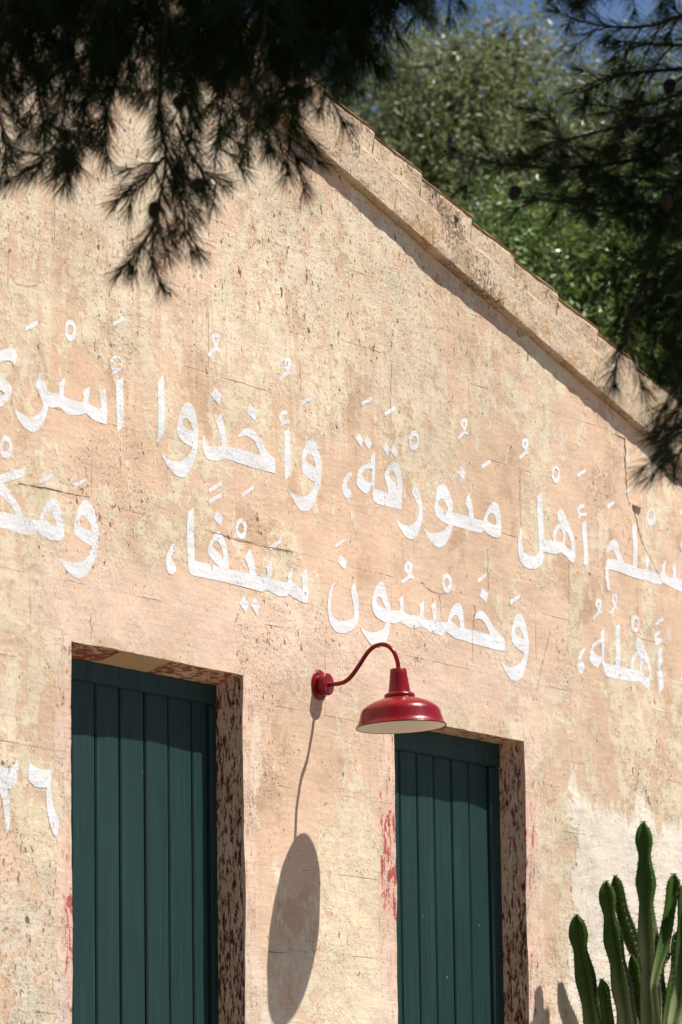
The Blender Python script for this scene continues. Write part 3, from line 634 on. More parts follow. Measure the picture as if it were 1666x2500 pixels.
mark('K', [(1515,680),(1610,625),(1610,700),(1520,755)]); paint('K', [(1505,1250),(1545,1165),(1640,1200),(1660,1420),(1568,1380)])
# line two, middle
mark('I', [(262,295),(352,230),(350,270),(265,332)]); mark('I', [(305,378),(335,410),(370,440),(348,530),(310,490),(278,465)]); mark('I', [(588,495),(670,450),(690,460),(640,510),(595,548),(585,530)])
paint('I', [(675,628),(705,640),(730,700),(750,790),(763,890),(763,1000),(750,1090),(725,1180),(690,1260),(635,1295),(590,1275),(545,1215),(505,1140),(480,1075),(530,1130),(590,1160),(640,1145),(690,1100),(712,1050),(718,1015),(660,975),(615,925),(597,870),(605,780),(625,700),(650,645)], [[(645,770),(665,762),(690,795),(718,885),(680,865),(650,835),(635,800)]])
paint('F', [(138,520),(125,580),(105,680),(98,780),(115,850),(150,890),(200,908),(270,900),(330,885),(345,840),(340,760),(325,680),(315,600),(340,545),(352,520),(365,580),(385,660),(392,760),(385,880),(350,960),(290,1010),(220,1028),(150,1010),(100,940),(75,850),(68,760),(78,650),(105,570)])
mark('F', [(150,165),(255,95),(262,115),(175,185),(158,190)]); mark('F', [(205,255),(240,285),(282,315),(260,405),(215,370),(183,330)])
mark('F', [(885,315),(910,340),(912,390),(900,430),(918,475),(912,500),(885,485),(850,515),(818,540),(805,510),(850,480),(868,455),(838,420),(833,380),(850,335)], [[(872,350),(884,370),(878,405),(868,400),(862,375)]])
mark('F', ell(1245,537,46,97), [ell(1243,530,24,45)])
paint('F', [(600,515),(625,530),(650,590),(675,680),(695,770),(698,800),(785,805),(792,760),(780,700),(800,675),(822,648),(825,720),(822,815),(880,845),(960,855),(970,800),(965,750),(990,725),(1015,700),(1012,780),(1005,860),(1050,890),(1100,900),(1100,830),(1085,765),(1105,735),(1132,712),(1138,790),(1142,910),(1245,920),(1260,860),(1290,780),(1320,735),(1345,728),(1375,760),(1395,850),(1412,975),(1520,1000),(1675,1038),(1650,980),(1610,915),(1560,885),(1500,890),(1520,840),(1550,800),(1595,810),(1640,850),(1680,910),(1730,990),(1780,1050),(1810,1080),(1810,1198),(1750,1190),(1620,1155),(1495,1125),(1385,1088),(1330,1080),(1280,1045),(1230,1000),(1215,1035),(1185,1048),(1140,1030),(1100,1025),(1040,990),(975,955),(930,978),(880,970),(820,935),(785,915),(740,930),(695,925),(690,980),(665,1060),(630,1130),(590,1165),(520,1150),(460,1080),(415,1010),(390,960),(430,990),(500,1015),(560,1010),(610,990),(640,950),(650,925),(590,890),(540,850),(518,800),(515,740),(535,640),(560,560)],
      [[(565,680),(585,660),(610,690),(650,785),(610,770),(570,735),(558,705)], [(1280,885),(1310,845),(1335,850),(1355,900),(1362,975),(1320,945),(1275,905)]])
# line two, right
paint('J', [(260,1100),(270,1140),(240,1190),(225,1240),(230,1280),(255,1310),(268,1360),(260,1420),(225,1450),(195,1430),(175,1370),(172,1280),(185,1210),(210,1150)])
paint('J', [(520,850),(522,950),(525,1100),(528,1290),(570,1320),(690,1335),(690,1200),(688,1000),(685,830),(740,768),(745,900),(752,1150),(760,1360),(890,1390),(890,1300),(915,1230),(965,1150),(945,1080),(955,1010),(985,960),(1030,1020),(1080,1100),(1120,1190),(1150,1290),(1165,1400),(1165,1530),(1135,1670),(1110,1650),(1070,1600),(1000,1550),(930,1560),(860,1550),(690,1515),(560,1480),(530,1440),(510,1370),(495,1270),(465,1330),(445,1378),(390,1340),(340,1285),(328,1240),(340,1150),(365,1060),(420,1010),(470,990),(468,910),(490,875)],
      [[(395,1090),(440,1055),(485,1050),(488,1215),(450,1210),(400,1170),(370,1130)], [(920,1370),(920,1310),(950,1240),(985,1205),(1010,1230),(1015,1330),(1005,1430),(960,1390)], [(1050,1240),(1080,1260),(1120,1350),(1140,1440),(1130,1510),(1080,1480),(1030,1430),(1045,1350)]])
mark('J', [(440,450),(475,470),(480,540),(465,600),(495,640),(490,660),(455,640),(410,690),(375,742),(355,725),(400,660),(435,615),(395,560),(388,510),(405,460)], [[(435,500),(448,520),(440,560),(425,550),(422,515)]])
mark('J', [(675,375),(710,395),(708,460),(695,530),(690,545),(725,585),(715,600),(680,580),(640,625),(605,660),(595,630),(640,580),(665,555),(635,500),(630,430),(645,390)], [[(670,420),(685,435),(680,480),(670,500),(660,450)]])
mark('J', ell(943,785,50,120), [ell(955,780,26,58)]); mark('J', [(1210,770),(1305,685),(1310,740),(1215,810)])
mark('J', [(1285,900),(1275,930),(1245,940),(1240,970),(1305,985),(1300,1030),(1215,1085),(1220,1040),(1200,1000),(1210,920),(1245,880),(1275,882)])
paint('J', [(1255,1140),(1300,1100),(1312,1120),(1320,1400),(1328,1640),(1300,1680),(1280,1715),(1270,1600),(1262,1350)])
paint('J', [(1545,1520),(1560,1440),(1700,1400),(1700,1640),(1560,1600)])
# numerals by the left door
paint('L', [(580,300),(620,355),(700,415),(790,450),(900,460),(1015,450),(995,600),(980,760),(985,920),(1010,1100),(1060,1280),(1130,1470),(1110,1620),(1070,1780),(1010,1700),(960,1560),(920,1370),(895,1150),(890,1000),(900,800),(800,808),(720,795),(640,745),(550,640),(548,480),(565,380)])
paint('L', [(340,255),(352,400),(335,550),(310,680),(245,790),(135,840),(150,1000),(178,1200),(185,1450),(165,1600),(130,1730),(110,1580),(60,1250),(0,960),(-80,800),(-80,380),(0,385),(60,425),(130,440),(220,415),(290,330)])

# open cracks as dark surface strips painting the shade inside, and a broken stub of stone
M_CRACK_SHADE = simple('crack_shade', (.07, .045, .025), .95)
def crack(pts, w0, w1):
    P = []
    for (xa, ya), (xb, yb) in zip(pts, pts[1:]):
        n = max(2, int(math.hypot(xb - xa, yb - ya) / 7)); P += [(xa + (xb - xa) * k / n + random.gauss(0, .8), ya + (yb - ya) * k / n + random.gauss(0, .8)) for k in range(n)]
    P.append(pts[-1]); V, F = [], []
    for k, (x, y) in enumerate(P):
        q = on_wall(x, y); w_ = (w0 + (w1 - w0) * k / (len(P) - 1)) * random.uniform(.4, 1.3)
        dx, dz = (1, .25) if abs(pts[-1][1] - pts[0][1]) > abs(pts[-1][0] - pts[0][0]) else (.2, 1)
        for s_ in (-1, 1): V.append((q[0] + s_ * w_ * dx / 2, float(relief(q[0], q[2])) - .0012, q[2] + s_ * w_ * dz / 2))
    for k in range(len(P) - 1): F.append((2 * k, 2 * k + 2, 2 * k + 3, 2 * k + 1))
    mesh_obj('crack', V, F, M_CRACK_SHADE, wall)
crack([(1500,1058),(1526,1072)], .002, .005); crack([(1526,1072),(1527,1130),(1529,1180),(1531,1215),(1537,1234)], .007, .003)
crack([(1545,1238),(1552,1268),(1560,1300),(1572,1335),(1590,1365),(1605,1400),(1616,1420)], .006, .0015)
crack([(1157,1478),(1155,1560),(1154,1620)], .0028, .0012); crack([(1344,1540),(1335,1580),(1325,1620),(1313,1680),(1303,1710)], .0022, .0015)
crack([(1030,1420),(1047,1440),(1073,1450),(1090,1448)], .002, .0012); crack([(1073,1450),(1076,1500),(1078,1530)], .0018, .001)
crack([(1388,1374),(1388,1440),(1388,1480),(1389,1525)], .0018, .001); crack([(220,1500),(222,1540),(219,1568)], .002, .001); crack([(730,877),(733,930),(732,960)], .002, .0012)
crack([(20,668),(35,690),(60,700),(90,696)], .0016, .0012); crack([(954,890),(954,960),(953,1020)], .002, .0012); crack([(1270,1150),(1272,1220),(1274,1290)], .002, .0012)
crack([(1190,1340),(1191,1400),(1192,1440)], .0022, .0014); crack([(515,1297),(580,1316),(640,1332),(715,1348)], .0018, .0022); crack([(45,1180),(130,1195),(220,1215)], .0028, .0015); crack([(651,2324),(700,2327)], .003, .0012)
def stub(x, y, w_, h_, d_):
    q = on_wall(x, y); V = []
    for yy, k in ((.01, 1.1), (-d_ * .6, 1.0), (-d_, .7)):
        for t in range(9):
            a = 2 * math.pi * t / 9; r_ = k * random.uniform(.8, 1.1); V.append((q[0] + w_ / 2 * r_ * math.cos(a), yy + random.gauss(0, .001), q[2] + h_ / 2 * r_ * math.sin(a)))
    F = [(i * 9 + t, i * 9 + (t + 1) % 9, i * 9 + 9 + (t + 1) % 9, i * 9 + 9 + t) for i in (0, 1) for t in range(9)] + [tuple(18 + t for t in range(9))]
    mesh_obj('stone_stub', V, F, M_COP, wall)
stub(1554, 1236, .075, .014, .012); stub(1100, 528, .05, .03, .03)

# ------------------------------------------------------------------ wall lamp
lamp = tag(empty('wall_lamp', (0, 0, 2.52)), 'red gooseneck barn lamp mounted on the wall between the two doors', 'lamp')
RX = Matrix.Rotation(math.radians(90), 4, 'X')   # +z of a lathe -> -y
MBp = MB().lathe([(0, .0), (.0465, .0), (.0470, .0035), (.0455, .0055), (.030, .0075), (0, .0076)], 48, Matrix.Translation((0, .001, 2.5205)) @ RX)
MBp.build('mounting_plate', M_RED, lamp, True)
MB().lathe([(.031, .007), (.0315, .012), (.0335, .024), (.0345, .031), (.0335, .034), (.028, .0345), (0, .0345)], 40, Matrix.Translation((0, .001, 2.5205)) @ RX).build('canopy_boss', M_RED, lamp, True)
for ang in (115, 295):
    a = math.radians(ang); MB().lathe([(.0035, 0), (.0035, .0015), (.002, .0025), (0, .0025)], 12, Matrix.Translation((.040 * math.cos(a), -.0055, 2.5205 + .040 * math.sin(a))) @ RX).build('screw', simple('screw_steel', (.25, .2, .2), .4, Metallic=.8), lamp, True)
armp = np.array([(-.030, 2.5195), (-.052, 2.519), (-.073, 2.5195), (-.0944, 2.5245), (-.1159, 2.5395), (-.1411, 2.5665), (-.170, 2.602), (-.1915, 2.6195), (-.212, 2.6262), (-.2325, 2.6262), (-.2520, 2.6165), (-.2680, 2.5990), (-.2775, 2.5760), (-.2812, 2.5600), (-.2815, 2.540)])
arm = []
for i in range(len(armp) - 1):
    p0, p1, p2, p3 = armp[max(i - 1, 0)], armp[i], armp[i + 1], armp[min(i + 2, len(armp) - 1)]
    for k in range(5):
        t = k / 5; q = .5 * (2 * p1 + (p2 - p0) * t + (2 * p0 - 5 * p1 + 4 * p2 - p3) * t * t + (3 * p1 - p0 - 3 * p2 + p3) * t**3); arm.append((0, q[0], q[1]))
MB().tube(arm, .0068, 16).build('gooseneck_arm', M_RED, lamp, True)
SM = Matrix.Translation((0, -.2815, 2.547)) @ Matrix.Rotation(math.radians(-2.3), 4, 'X')
neck = [(.0, 0.0), (.0235, 0), (.0252, -.002), (.0268, -.020), (.0335, -.0705), (.0345, -.0735)]
ring = [(.0345, -.0735), (.041, -.0745), (.0455, -.078), (.0472, -.0825), (.0465, -.087), (.0445, -.0895)]
dome = [(.0445, -.0895), (.060, -.0935), (.080, -.1005), (.100, -.1105), (.112, -.1195), (.1185, -.127), (.1215, -.1345)]
skirt = [(.1215, -.1345), (.1245, -.146), (.129, -.160), (.1335, -.1722)]
lip = [(.1335, -.1722), (.1368, -.1738), (.1388, -.1762), (.1384, -.1788), (.1365, -.1792), (.1345, -.1778)]
MB().lathe(neck, 48, SM).build('socket_neck', M_RED, lamp, True)
shade = MB().lathe(ring + dome[1:] + skirt[1:] + lip[1:], 72, SM).build('lamp_shade', M_RED, lamp, True)
MB().lathe([(.1343, -.1776), (.132, -.1715), (.127, -.158), (.120, -.1345), (.110, -.120), (.085, -.1045), (.050, -.093), (.03, -.09), (0, -.09)], 72, SM).build('enamel_lining', M_ENAMEL, shade, True)
MB().lathe([(.017, -.088), (.017, -.105), (.0145, -.107)], 24, SM).build('bulb_socket', simple('socket', (.6, .58, .52), .5), shade, True)
MB().lathe([(.012, -.105), (.015, -.115), (.024, -.130), (.026, -.140), (.021, -.150), (.010, -.156), (0, -.157)], 24, SM).build('bulb', simple('frosted_bulb', (.85, .85, .82), .3), shade, True)

# ------------------------------------------------------------------ candelabra cactus
def cactus_mat():
    mt, g, b = material('cactus_skin'); p = g.pos(); at = g.n('ShaderNodeAttribute'); at.attribute_name = 'age'
    col = g.mix(g.rng(g.noise(p, 14, 5), .35, .65), (.026, .064, .006), (.040, .086, .010))
    col = g.mix(g.rng(at.outputs['Fac'], .1, 1, 0, 1), col, (.24, .27, .13))  # ridges painted pale as if sunlit, more so on older stem
    col = g.mix(g.rng(g.noise(g.vec(p, (1, 1, .5)), 60, 4, .7), .62, .72, 0, .5), col, (.12, .11, .06))
    g.put(b.inputs['Base Color'], col); b.inputs['Roughness'].default_value = .4; b.inputs['Specular IOR Level'].default_value = .18
    g.put(b.inputs['Normal'], g.bump(g.noise(p, 70, 4), .15, .003)); return mt
M_CACT = cactus_mat(); M_SPINE = simple('spine', (.22, .20, .04), .5); M_SPINE2 = simple('areole', (.10, .06, .03), .6)
cactus = tag(empty('candelabra_cactus', (1.75, -.3, 0)), 'tall dark green candelabra cactus with ridged stems beside the right door', 'cactus')
def stem(axis, half, yd, nrib=4, phase=.5, ystart=None, base=None, age0=.5):
    """axis: photo points of the stem (zoomed crop), yd distance in front of the wall, half widths in crop px"""
    P = [on_wall(1266 + x / 3.92, 1900 + y / 3.92, -yd) for x, y in axis]; k = 3.92 * 740
    H = [h / k for h in half]
    P = np.array(P); seg = np.r_[0, np.cumsum(np.linalg.norm(np.diff(P, axis=0), axis=1))]
    n = int(seg[-1] / .012) + 2; t = np.linspace(0, seg[-1], n)
    A = np.stack([np.interp(t, seg, P[:, i]) for i in range(3)], 1)
    for _ in range(10): A[1:-1] = (A[:-2] + 2 * A[1:-1] + A[2:]) / 4
    R = np.interp(t, seg, H)
    for _ in range(1): R[1:-1] = (R[:-2] + 2 * R[1:-1] + R[2:]) / 4
    R *= np.clip(np.sqrt(np.clip(t / .03, 0.05, 1)), .25, 1)
    if base is not None:                          # carry the stem on down to the ground
        b = np.array(base); ext = [A[-1] + (b - A[-1]) * s_ for s_ in np.linspace(.02, 1, 40)]
        A = np.vstack([A, ext]); R = np.r_[R, np.full(40, R[-1])]; t = np.r_[t, t[-1] + np.linspace(.02, 1.4, 40)]
    nn = nrib * 10; V, F, age = [], [], []; sp = MB()
    T = np.gradient(A, axis=0); T /= np.linalg.norm(T, axis=1)[:, None]
    u = np.array([1.0, 0, 0])
    for i in range(len(A)):
        u = u - T[i] * (u @ T[i]); u /= np.linalg.norm(u); v = np.cross(T[i], u)
        tw = phase + .10 * math.sin(t[i] * 3)
        for j in range(nn):
            a = 2 * math.pi * j / nn; c = math.cos(nrib * a / 2) ** 2
            rr = R[i] * 1.14 * (.34 + .66 * c ** 3)
            V.append(A[i] + rr * (math.cos(a + tw) * u + math.sin(a + tw) * v)); age.append(min(1, max(0, (t[i] - .17) * 3)) * (.35 + .65 * c))
        if i % 2 == 0 and t[i] < seg[-1]:
            for q in range(nrib):
                a = 2 * math.pi * q / nrib + tw; d = math.cos(a) * u + math.sin(a) * v; p0 = A[i] + R[i] * 1.10 * d
                for sgn in (-1, 1):
                    d2 = d + sgn * .55 * np.cross(T[i], d) - T[i] * random.uniform(-.4, .3)
                    l = random.uniform(.007, .012); b0 = len(sp.V)
                    w1, w2 = np.cross(d2, T[i]) * .0013, T[i] * .0013
                    sp.V += [p0 + w1, p0 - w1 * .5 + w2, p0 - w1 * .5 - w2, p0 + d2 * l]; sp.F += [(b0, b0 + 1, b0 + 3), (b0 + 1, b0 + 2, b0 + 3), (b0 + 2, b0, b0 + 3)]
    for i in range(len(A) - 1):
        for j in range(nn): a, b = i * nn + j, i * nn + (j + 1) % nn; F.append((a, a + nn, b + nn, b))
    F.append(tuple(range(nn)))
    o = mesh_obj('stem', V, F, M_CACT, cactus, True)
    at = o.data.attributes.new('age', 'FLOAT', 'POINT'); at.data.foreach_set('value', np.array(age, np.float32))
    s_ = sp.build('spines', M_SPINE if yd > .1 else M_SPINE, o); s_['kind'] = 'stuff'
GB = (1.80, -.30, 0)
stem([(1195,412),(1203,600),(1208,740),(1222,1000),(1222,1190),(1240,1500),(1262,1850),(1270,2100),(1270,2400)], [52,96,58,108,68,104,84,108,100], .30, 4, .50, base=GB)
stem([(553,1302),(575,1500),(590,1640),(640,1900),(690,2150),(735,2400)], [60,102,66,104,84,112], .12, 4, .52, base=(1.60, -.22, 0))
stem([(835,980),(850,1150),(872,1310),(905,1540),(950,1750),(990,2000),(1030,2200),(1050,2400)], [62,92,58,104,78,108,92,112], .22, 4, .47, base=(1.70, -.30, 0))
stem([(925,930),(950,1080),(990,1270),(1060,1480),(1130,1680),(1190,1830),(1240,1950)], [48,64,60,74,62,50,40], .17, 4, .62, base=(1.78, -.24, .4))
stem([(1485,912),(1488,1050),(1450,1250),(1412,1480),(1372,1680),(1320,1850),(1290,2000)], [66,80,66,76,72,54,46], .34, 4, .2, base=(1.82, -.3, .5))
stem([(1610,985),(1600,1200),(1590,1420),(1570,1700),(1560,2000),(1530,2200),(1480,2400)], [70,88,74,96,82,96,80], .40, 4, .4, base=(1.92, -.34, 0))
stem([(1500,1470),(1512,1650),(1500,1850),(1470,2050),(1440,2250),(1420,2400)], [48,58,50,66,64,60], .27, 4, .35, base=(1.86, -.28, 0))
stem([(1082,1688),(1105,1820),(1130,1980),(1160,2150),(1190,2400)], [38,60,54,62,58], .20, 4, .5, base=(1.77, -.26, 0))
stem([(795,1922),(815,2020),(835,2150),(865,2400)], [44,64,56,64], .18, 4, .55, base=(1.68, -.26, 0))
stem([(1470,1600),(1440,1700),(1385,1755),(1350,1850),(1385,1960),(1400,2100),(1390,2400)], [26,34,30,32,28,34,34], .24, 4, .1, base=(1.83, -.27, 0))
stem([(1760,1100),(1740,1500),(1700,1900),(1640,2400)], [60,92,84,100], .30, 4, .4, base=(2.0, -.32, 0))

# ------------------------------------------------------------------ trees behind the house
def set_shade(me, vals, nper):
    at = me.attributes.new('shade', 'FLOAT', 'FACE'); at.data.foreach_set('value', np.asarray(vals, np.float32))
def leafy_tree(name, label, base, lobes, nleaf, leaf, mat, seed, h_trunk, up=.3):
    r = np.random.default_rng(seed); t = tag(empty(name, base), label, 'tree', 'trees beyond the gable')
    B = np.array(base); tips = []
    mb = MB(); top = B + np.array([0, 0, h_trunk])
    mb.tube([B, B + [.05, .03, h_trunk * .5], top], [.17, .13, .10], 10)
    for c, rad in lobes:
        c = np.array(c); 
        mid = (top + c) / 2 + r.normal(0, .15, 3); mb.tube([top - [0, 0, .3], mid, c], [.08, .05, .02], 7)
        for _ in range(26):
            d = r.normal(0, 1, 3); d /= np.linalg.norm(d); q = c + d * rad * r.uniform(.6, .98); mb.tube([mid * .3 + c * .7, (c + q) / 2 + r.normal(0, .05, 3), q], [.018, .010, .004], 5); tips.append(q)
    mb.build('trunk', M_TRUNK, t, True)
    # leaves gathered in clumps through the outer part of each lobe
    L = []; S = []
    vol = np.array([rd ** 2 for _, rd in lobes]); vol = vol / vol.sum()
    for (c, rad), f in zip(lobes, vol):
        ncl = int(nleaf * f / 45)
        d = r.normal(0, 1, (ncl, 3)); d /= np.linalg.norm(d, axis=1)[:, None]
        cc = np.array(c) + d * rad * (r.uniform(.28, 1.06, (ncl, 1)) ** .55)
        s = r.uniform(0, 1, ncl)
        L.append(np.repeat(cc, 45, 0) + r.normal(0, .11, (ncl * 45, 3)) * r.uniform(.5, 1.4, (ncl * 45, 1))); q_ = np.repeat(s, 45) * .45 + r.uniform(0, .35, ncl * 45); S.append(np.where(r.uniform(0, 1, ncl * 45) < .19, r.uniform(.75, 1, ncl * 45), q_))  # some leaves coloured very pale to stand in for sunlit highlights
    P = np.vstack(L); S = np.concatenate(S); n = len(P)
    d = r.normal(0, 1, (n, 3)); d[:, 2] += up; d /= np.linalg.norm(d, axis=1)[:, None]
    s = np.cross(d, r.normal(0, 1, (n, 3))); s /= np.linalg.norm(s, axis=1)[:, None]
    l = leaf[0] * r.uniform(.7, 1.3, (n, 1)); w_ = leaf[1] * r.uniform(.7, 1.3, (n, 1))
    V = np.stack([P - d * l / 2, P + s * w_ / 2, P + d * l / 2, P - s * w_ / 2], 1).reshape(-1, 3)
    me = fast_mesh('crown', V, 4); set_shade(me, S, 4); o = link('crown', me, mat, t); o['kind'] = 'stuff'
    return t
pt = lambda x, y, D: tuple(on_depth(x, y, D))
b1 = on_depth(1050, 500, 21.5); b2 = on_depth(1480, 900, 19.0); b3 = on_depth(1720, 450, 23.5); b4 = on_depth(700, 500, 24.5)
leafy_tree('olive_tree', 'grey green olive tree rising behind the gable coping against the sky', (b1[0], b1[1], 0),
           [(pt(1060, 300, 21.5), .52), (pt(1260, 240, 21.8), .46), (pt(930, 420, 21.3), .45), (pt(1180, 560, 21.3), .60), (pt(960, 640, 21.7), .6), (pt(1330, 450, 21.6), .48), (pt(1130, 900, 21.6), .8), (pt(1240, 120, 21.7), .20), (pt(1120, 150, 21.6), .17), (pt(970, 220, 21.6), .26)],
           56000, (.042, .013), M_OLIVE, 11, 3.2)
leafy_tree('green_bush_tree', 'bright green leafy tree low behind the sloping coping at right', (b2[0], b2[1], 0),
           [(pt(1420, 700, 19.0), .40), (pt(1260, 640, 19.1), .30), (pt(1560, 780, 19.0), .42), (pt(1490, 920, 18.9), .5), (pt(1640, 640, 19.2), .4), (pt(1350, 820, 18.9), .42), (pt(1700, 950, 19), .5), (pt(1220, 760, 19.2), .3)],
           46000, (.036, .019), M_GREEN, 12, 2.4)
leafy_tree('dark_olive_tree', 'dull green tree behind the pine branches at upper right', (b3[0], b3[1], 0),
           [(pt(1620, 400, 23.5), .55), (pt(1480, 480, 23.4), .45), (pt(1780, 330, 23.6), .7), (pt(1700, 700, 23.5), .8), (pt(1480, 280, 23.6), .40)], 24000, (.042, .016), M_OLIVE, 13, 3.4)
leafy_tree('far_olive_tree', 'grey green tree mostly hidden behind the ridge and the dark pine', (b4[0], b4[1], 0),
           [(pt(700, 420, 24.5), .7), (pt(840, 330, 24.3), .35), (pt(560, 500, 24.5), .7)], 14000, (.042, .014), M_OLIVE, 14, 3.6)

# ------------------------------------------------------------------ pines overhanging in front
def needles(P, D, r, n_len=(.055, .080), wid=.0011, spread=(.35, .85)):
    """one thin tapering blade per row: base point P, twig direction D"""
    n = len(P); e = r.normal(0, 1, (n, 3)); e -= D * (e * D).sum(1)[:, None]; e /= np.linalg.norm(e, axis=1)[:, None] + 1e-9
    a = r.uniform(*spread, (n, 1)); d = D * np.cos(a) + e * np.sin(a)
    d[:, 2] -= .05; d /= np.linalg.norm(d, axis=1)[:, None]
    l = r.uniform(*n_len, (n, 1)); s = np.cross(d, r.normal(0, 1, (n, 3))); s /= np.linalg.norm(s, axis=1)[:, None]
    bend = np.array([0, 0, -1.0]) * l * r.uniform(0, .05, (n, 1))
    m_ = P + d * l * .55; tip = P + d * l + bend
    return np.stack([P - s * wid * .5, P + s * wid * .5, m_ + s * wid * .5, tip, m_ - s * wid * .5], 1).reshape(-1, 3)
def curve_pts(pts, step=.012):
    P = np.asarray(pts, float); out = []
    for i in range(len(P) - 1):
        p0, p1, p2, p3 = P[max(i - 1, 0)], P[i], P[i + 1], P[min(i + 2, len(P) - 1)]
        n = max(2, int(np.linalg.norm(p2 - p1) / step))
        for k in range(n):
            t = k / n; out.append(.5 * (2 * p1 + (p2 - p0) * t + (2 * p0 - 5 * p1 + 4 * p2 - p3) * t * t + (3 * p1 - p0 - 3 * p2 + p3) * t**3))
    return np.array(out + [P[-1]])
def twig_needles(path, per_m, r, start=0.0, tuft=34):
    seg = np.linalg.norm(np.diff(path, axis=0), axis=1); cum = np.r_[0, np.cumsum(seg)]; Ltot = cum[-1]
    n = int(per_m * Ltot * (1 - start)); t = r.uniform(start * Ltot, Ltot, n)
    P = np.stack([np.interp(t, cum, path[:, i]) for i in range(3)], 1)
    T = np.gradient(path, axis=0); D = np.stack([np.interp(t, cum, T[:, i]) for i in range(3)], 1); D /= np.linalg.norm(D, axis=1)[:, None] + 1e-9
    tp = np.repeat(path[-1:], tuft, 0); td = np.repeat((T[-1] / np.linalg.norm(T[-1]))[None], tuft, 0)
    return np.vstack([needles(P, D, r), needles(tp, td, r, spread=(.05, .75))])
def pine_cone(p, size, parent, r):
    mb = MB(); ax = np.array([r.uniform(-.5, .5), r.uniform(-.5, .5), -1.0]); ax /= np.linalg.norm(ax)
    q = Vector(ax).to_track_quat('Z', 'Y').to_matrix().to_4x4(); Mx = Matrix.Translation(p) @ q
    mb.lathe([(.12 * size, 0), (.34 * size, .12 * size), (.42 * size, .35 * size), (.34 * size, .7 * size), (.16 * size, .95 * size), (0, size)], 10, Mx)
    for i in range(60):                                     # scales
        h = (i + .5) / 60; a = i * 2.39996; rad = (.42 * math.sin(math.pi * (.12 + .8 * h))) * size
        c = Mx @ Vector((rad * math.cos(a), rad * math.sin(a), h * size)); o_ = (Mx.to_3x3() @ Vector((math.cos(a), math.sin(a), .5))).normalized() * .12 * size
        t_ = (Mx.to_3x3() @ Vector((-math.sin(a), math.cos(a), 0))) * .10 * size; k = len(mb.V)
        mb.V += [tuple(c - t_), tuple(c + t_), tuple(c + o_)]; mb.F.append((k, k + 1, k + 2))
    return mb.build('pine_cone', M_CONE, parent)
def pine_branch(tree, pts, D, seed, per_m=620, side=.045, slen=(.07, .17), start=.25, rad=.006, dep=.08, cones=0, droop=.35):
    r = np.random.default_rng(seed)
    P = np.array([on_depth(x, y, d) for (x, y), d in zip(pts, D if hasattr(D, '__len__') else [D + dep * math.sin(seed + 1.3 * i) for i in range(len(pts))])])
    path = curve_pts(P); mb = MB(); n = len(path); mb.tube(path[::3] if n > 9 else path, np.linspace(rad, .0018, len(path[::3] if n > 9 else path)), 6)
    NV = [twig_needles(path, per_m, r, start)]
    seg = np.linalg.norm(np.diff(path, axis=0), axis=1); cum = np.r_[0, np.cumsum(seg)]; Lt = cum[-1]; s = start * .6 * Lt
    while s < Lt * .97:
        p0 = np.array([np.interp(s, cum, path[:, i]) for i in range(3)]); k = min(int(s / Lt * (n - 1)), n - 2); t = path[k + 1] - path[k]; t /= np.linalg.norm(t)
        e = r.normal(0, 1, 3); e -= t * (e @ t); e /= np.linalg.norm(e); a = r.uniform(.6, 1.1)
        d = t * math.cos(a) + e * math.sin(a); l = r.uniform(*slen) * (1 - .45 * s / Lt)
        p1 = p0 + d * l * .5; p2 = p0 + d * l + np.array([0, 0, -droop * l]) * r.uniform(.2, 1)
        tp = curve_pts([p0, p1, p2]); mb.tube(tp[::2] if len(tp) > 5 else tp, np.linspace(.0026, .0014, len(tp[::2] if len(tp) > 5 else tp)), 5)
        NV.append(twig_needles(tp, per_m * 1.15, r, .15)); s += side * r.uniform(.6, 1.4)
    b = mb.build('branch', M_BARK, tree)
    V = np.vstack(NV); me = fast_mesh('needles', V, 5); set_shade(me, r.uniform(0, 1, len(V) // 5), 5)
    o = link('needles', me, M_NEEDLE, b); o['kind'] = 'stuff'
    for _ in range(cones):
        k = int(r.uniform(.3, .85) * (n - 1)); pine_cone(path[k] + r.normal(0, .015, 3) + np.array([0, 0, -.02]), r.uniform(.030, .042), b, r)
    return b
def pine_shade_crown(tree, boxes, seed):                          # needles added out of view, up the sun ray, to shade the branches
    r = np.random.default_rng(seed); V = []
    for c, rad, n in boxes:
        nt_ = n // 60; d = r.normal(0, 1, (nt_, 3)); d /= np.linalg.norm(d, axis=1)[:, None]
        cen = np.array(c) + d * np.array(rad) * (r.uniform(0, 1, (nt_, 1)) ** (1 / 3))
        td = r.normal(0, 1, (nt_, 3)); td[:, 2] += .3; td /= np.linalg.norm(td, axis=1)[:, None]
        P = np.repeat(cen, 60, 0) + np.repeat(td, 60, 0) * r.uniform(0, .12, (nt_ * 60, 1))
        V.append(needles(P, np.repeat(td, 60, 0), r, (.07, .11), .0024, (.4, 1.2)))
    V = np.vstack(V); me = fast_mesh('crown', V, 5); set_shade(me, r.uniform(0, 1, len(V) // 5), 5); o = link('crown', me, M_NEEDLE, tree); o['kind'] = 'stuff'

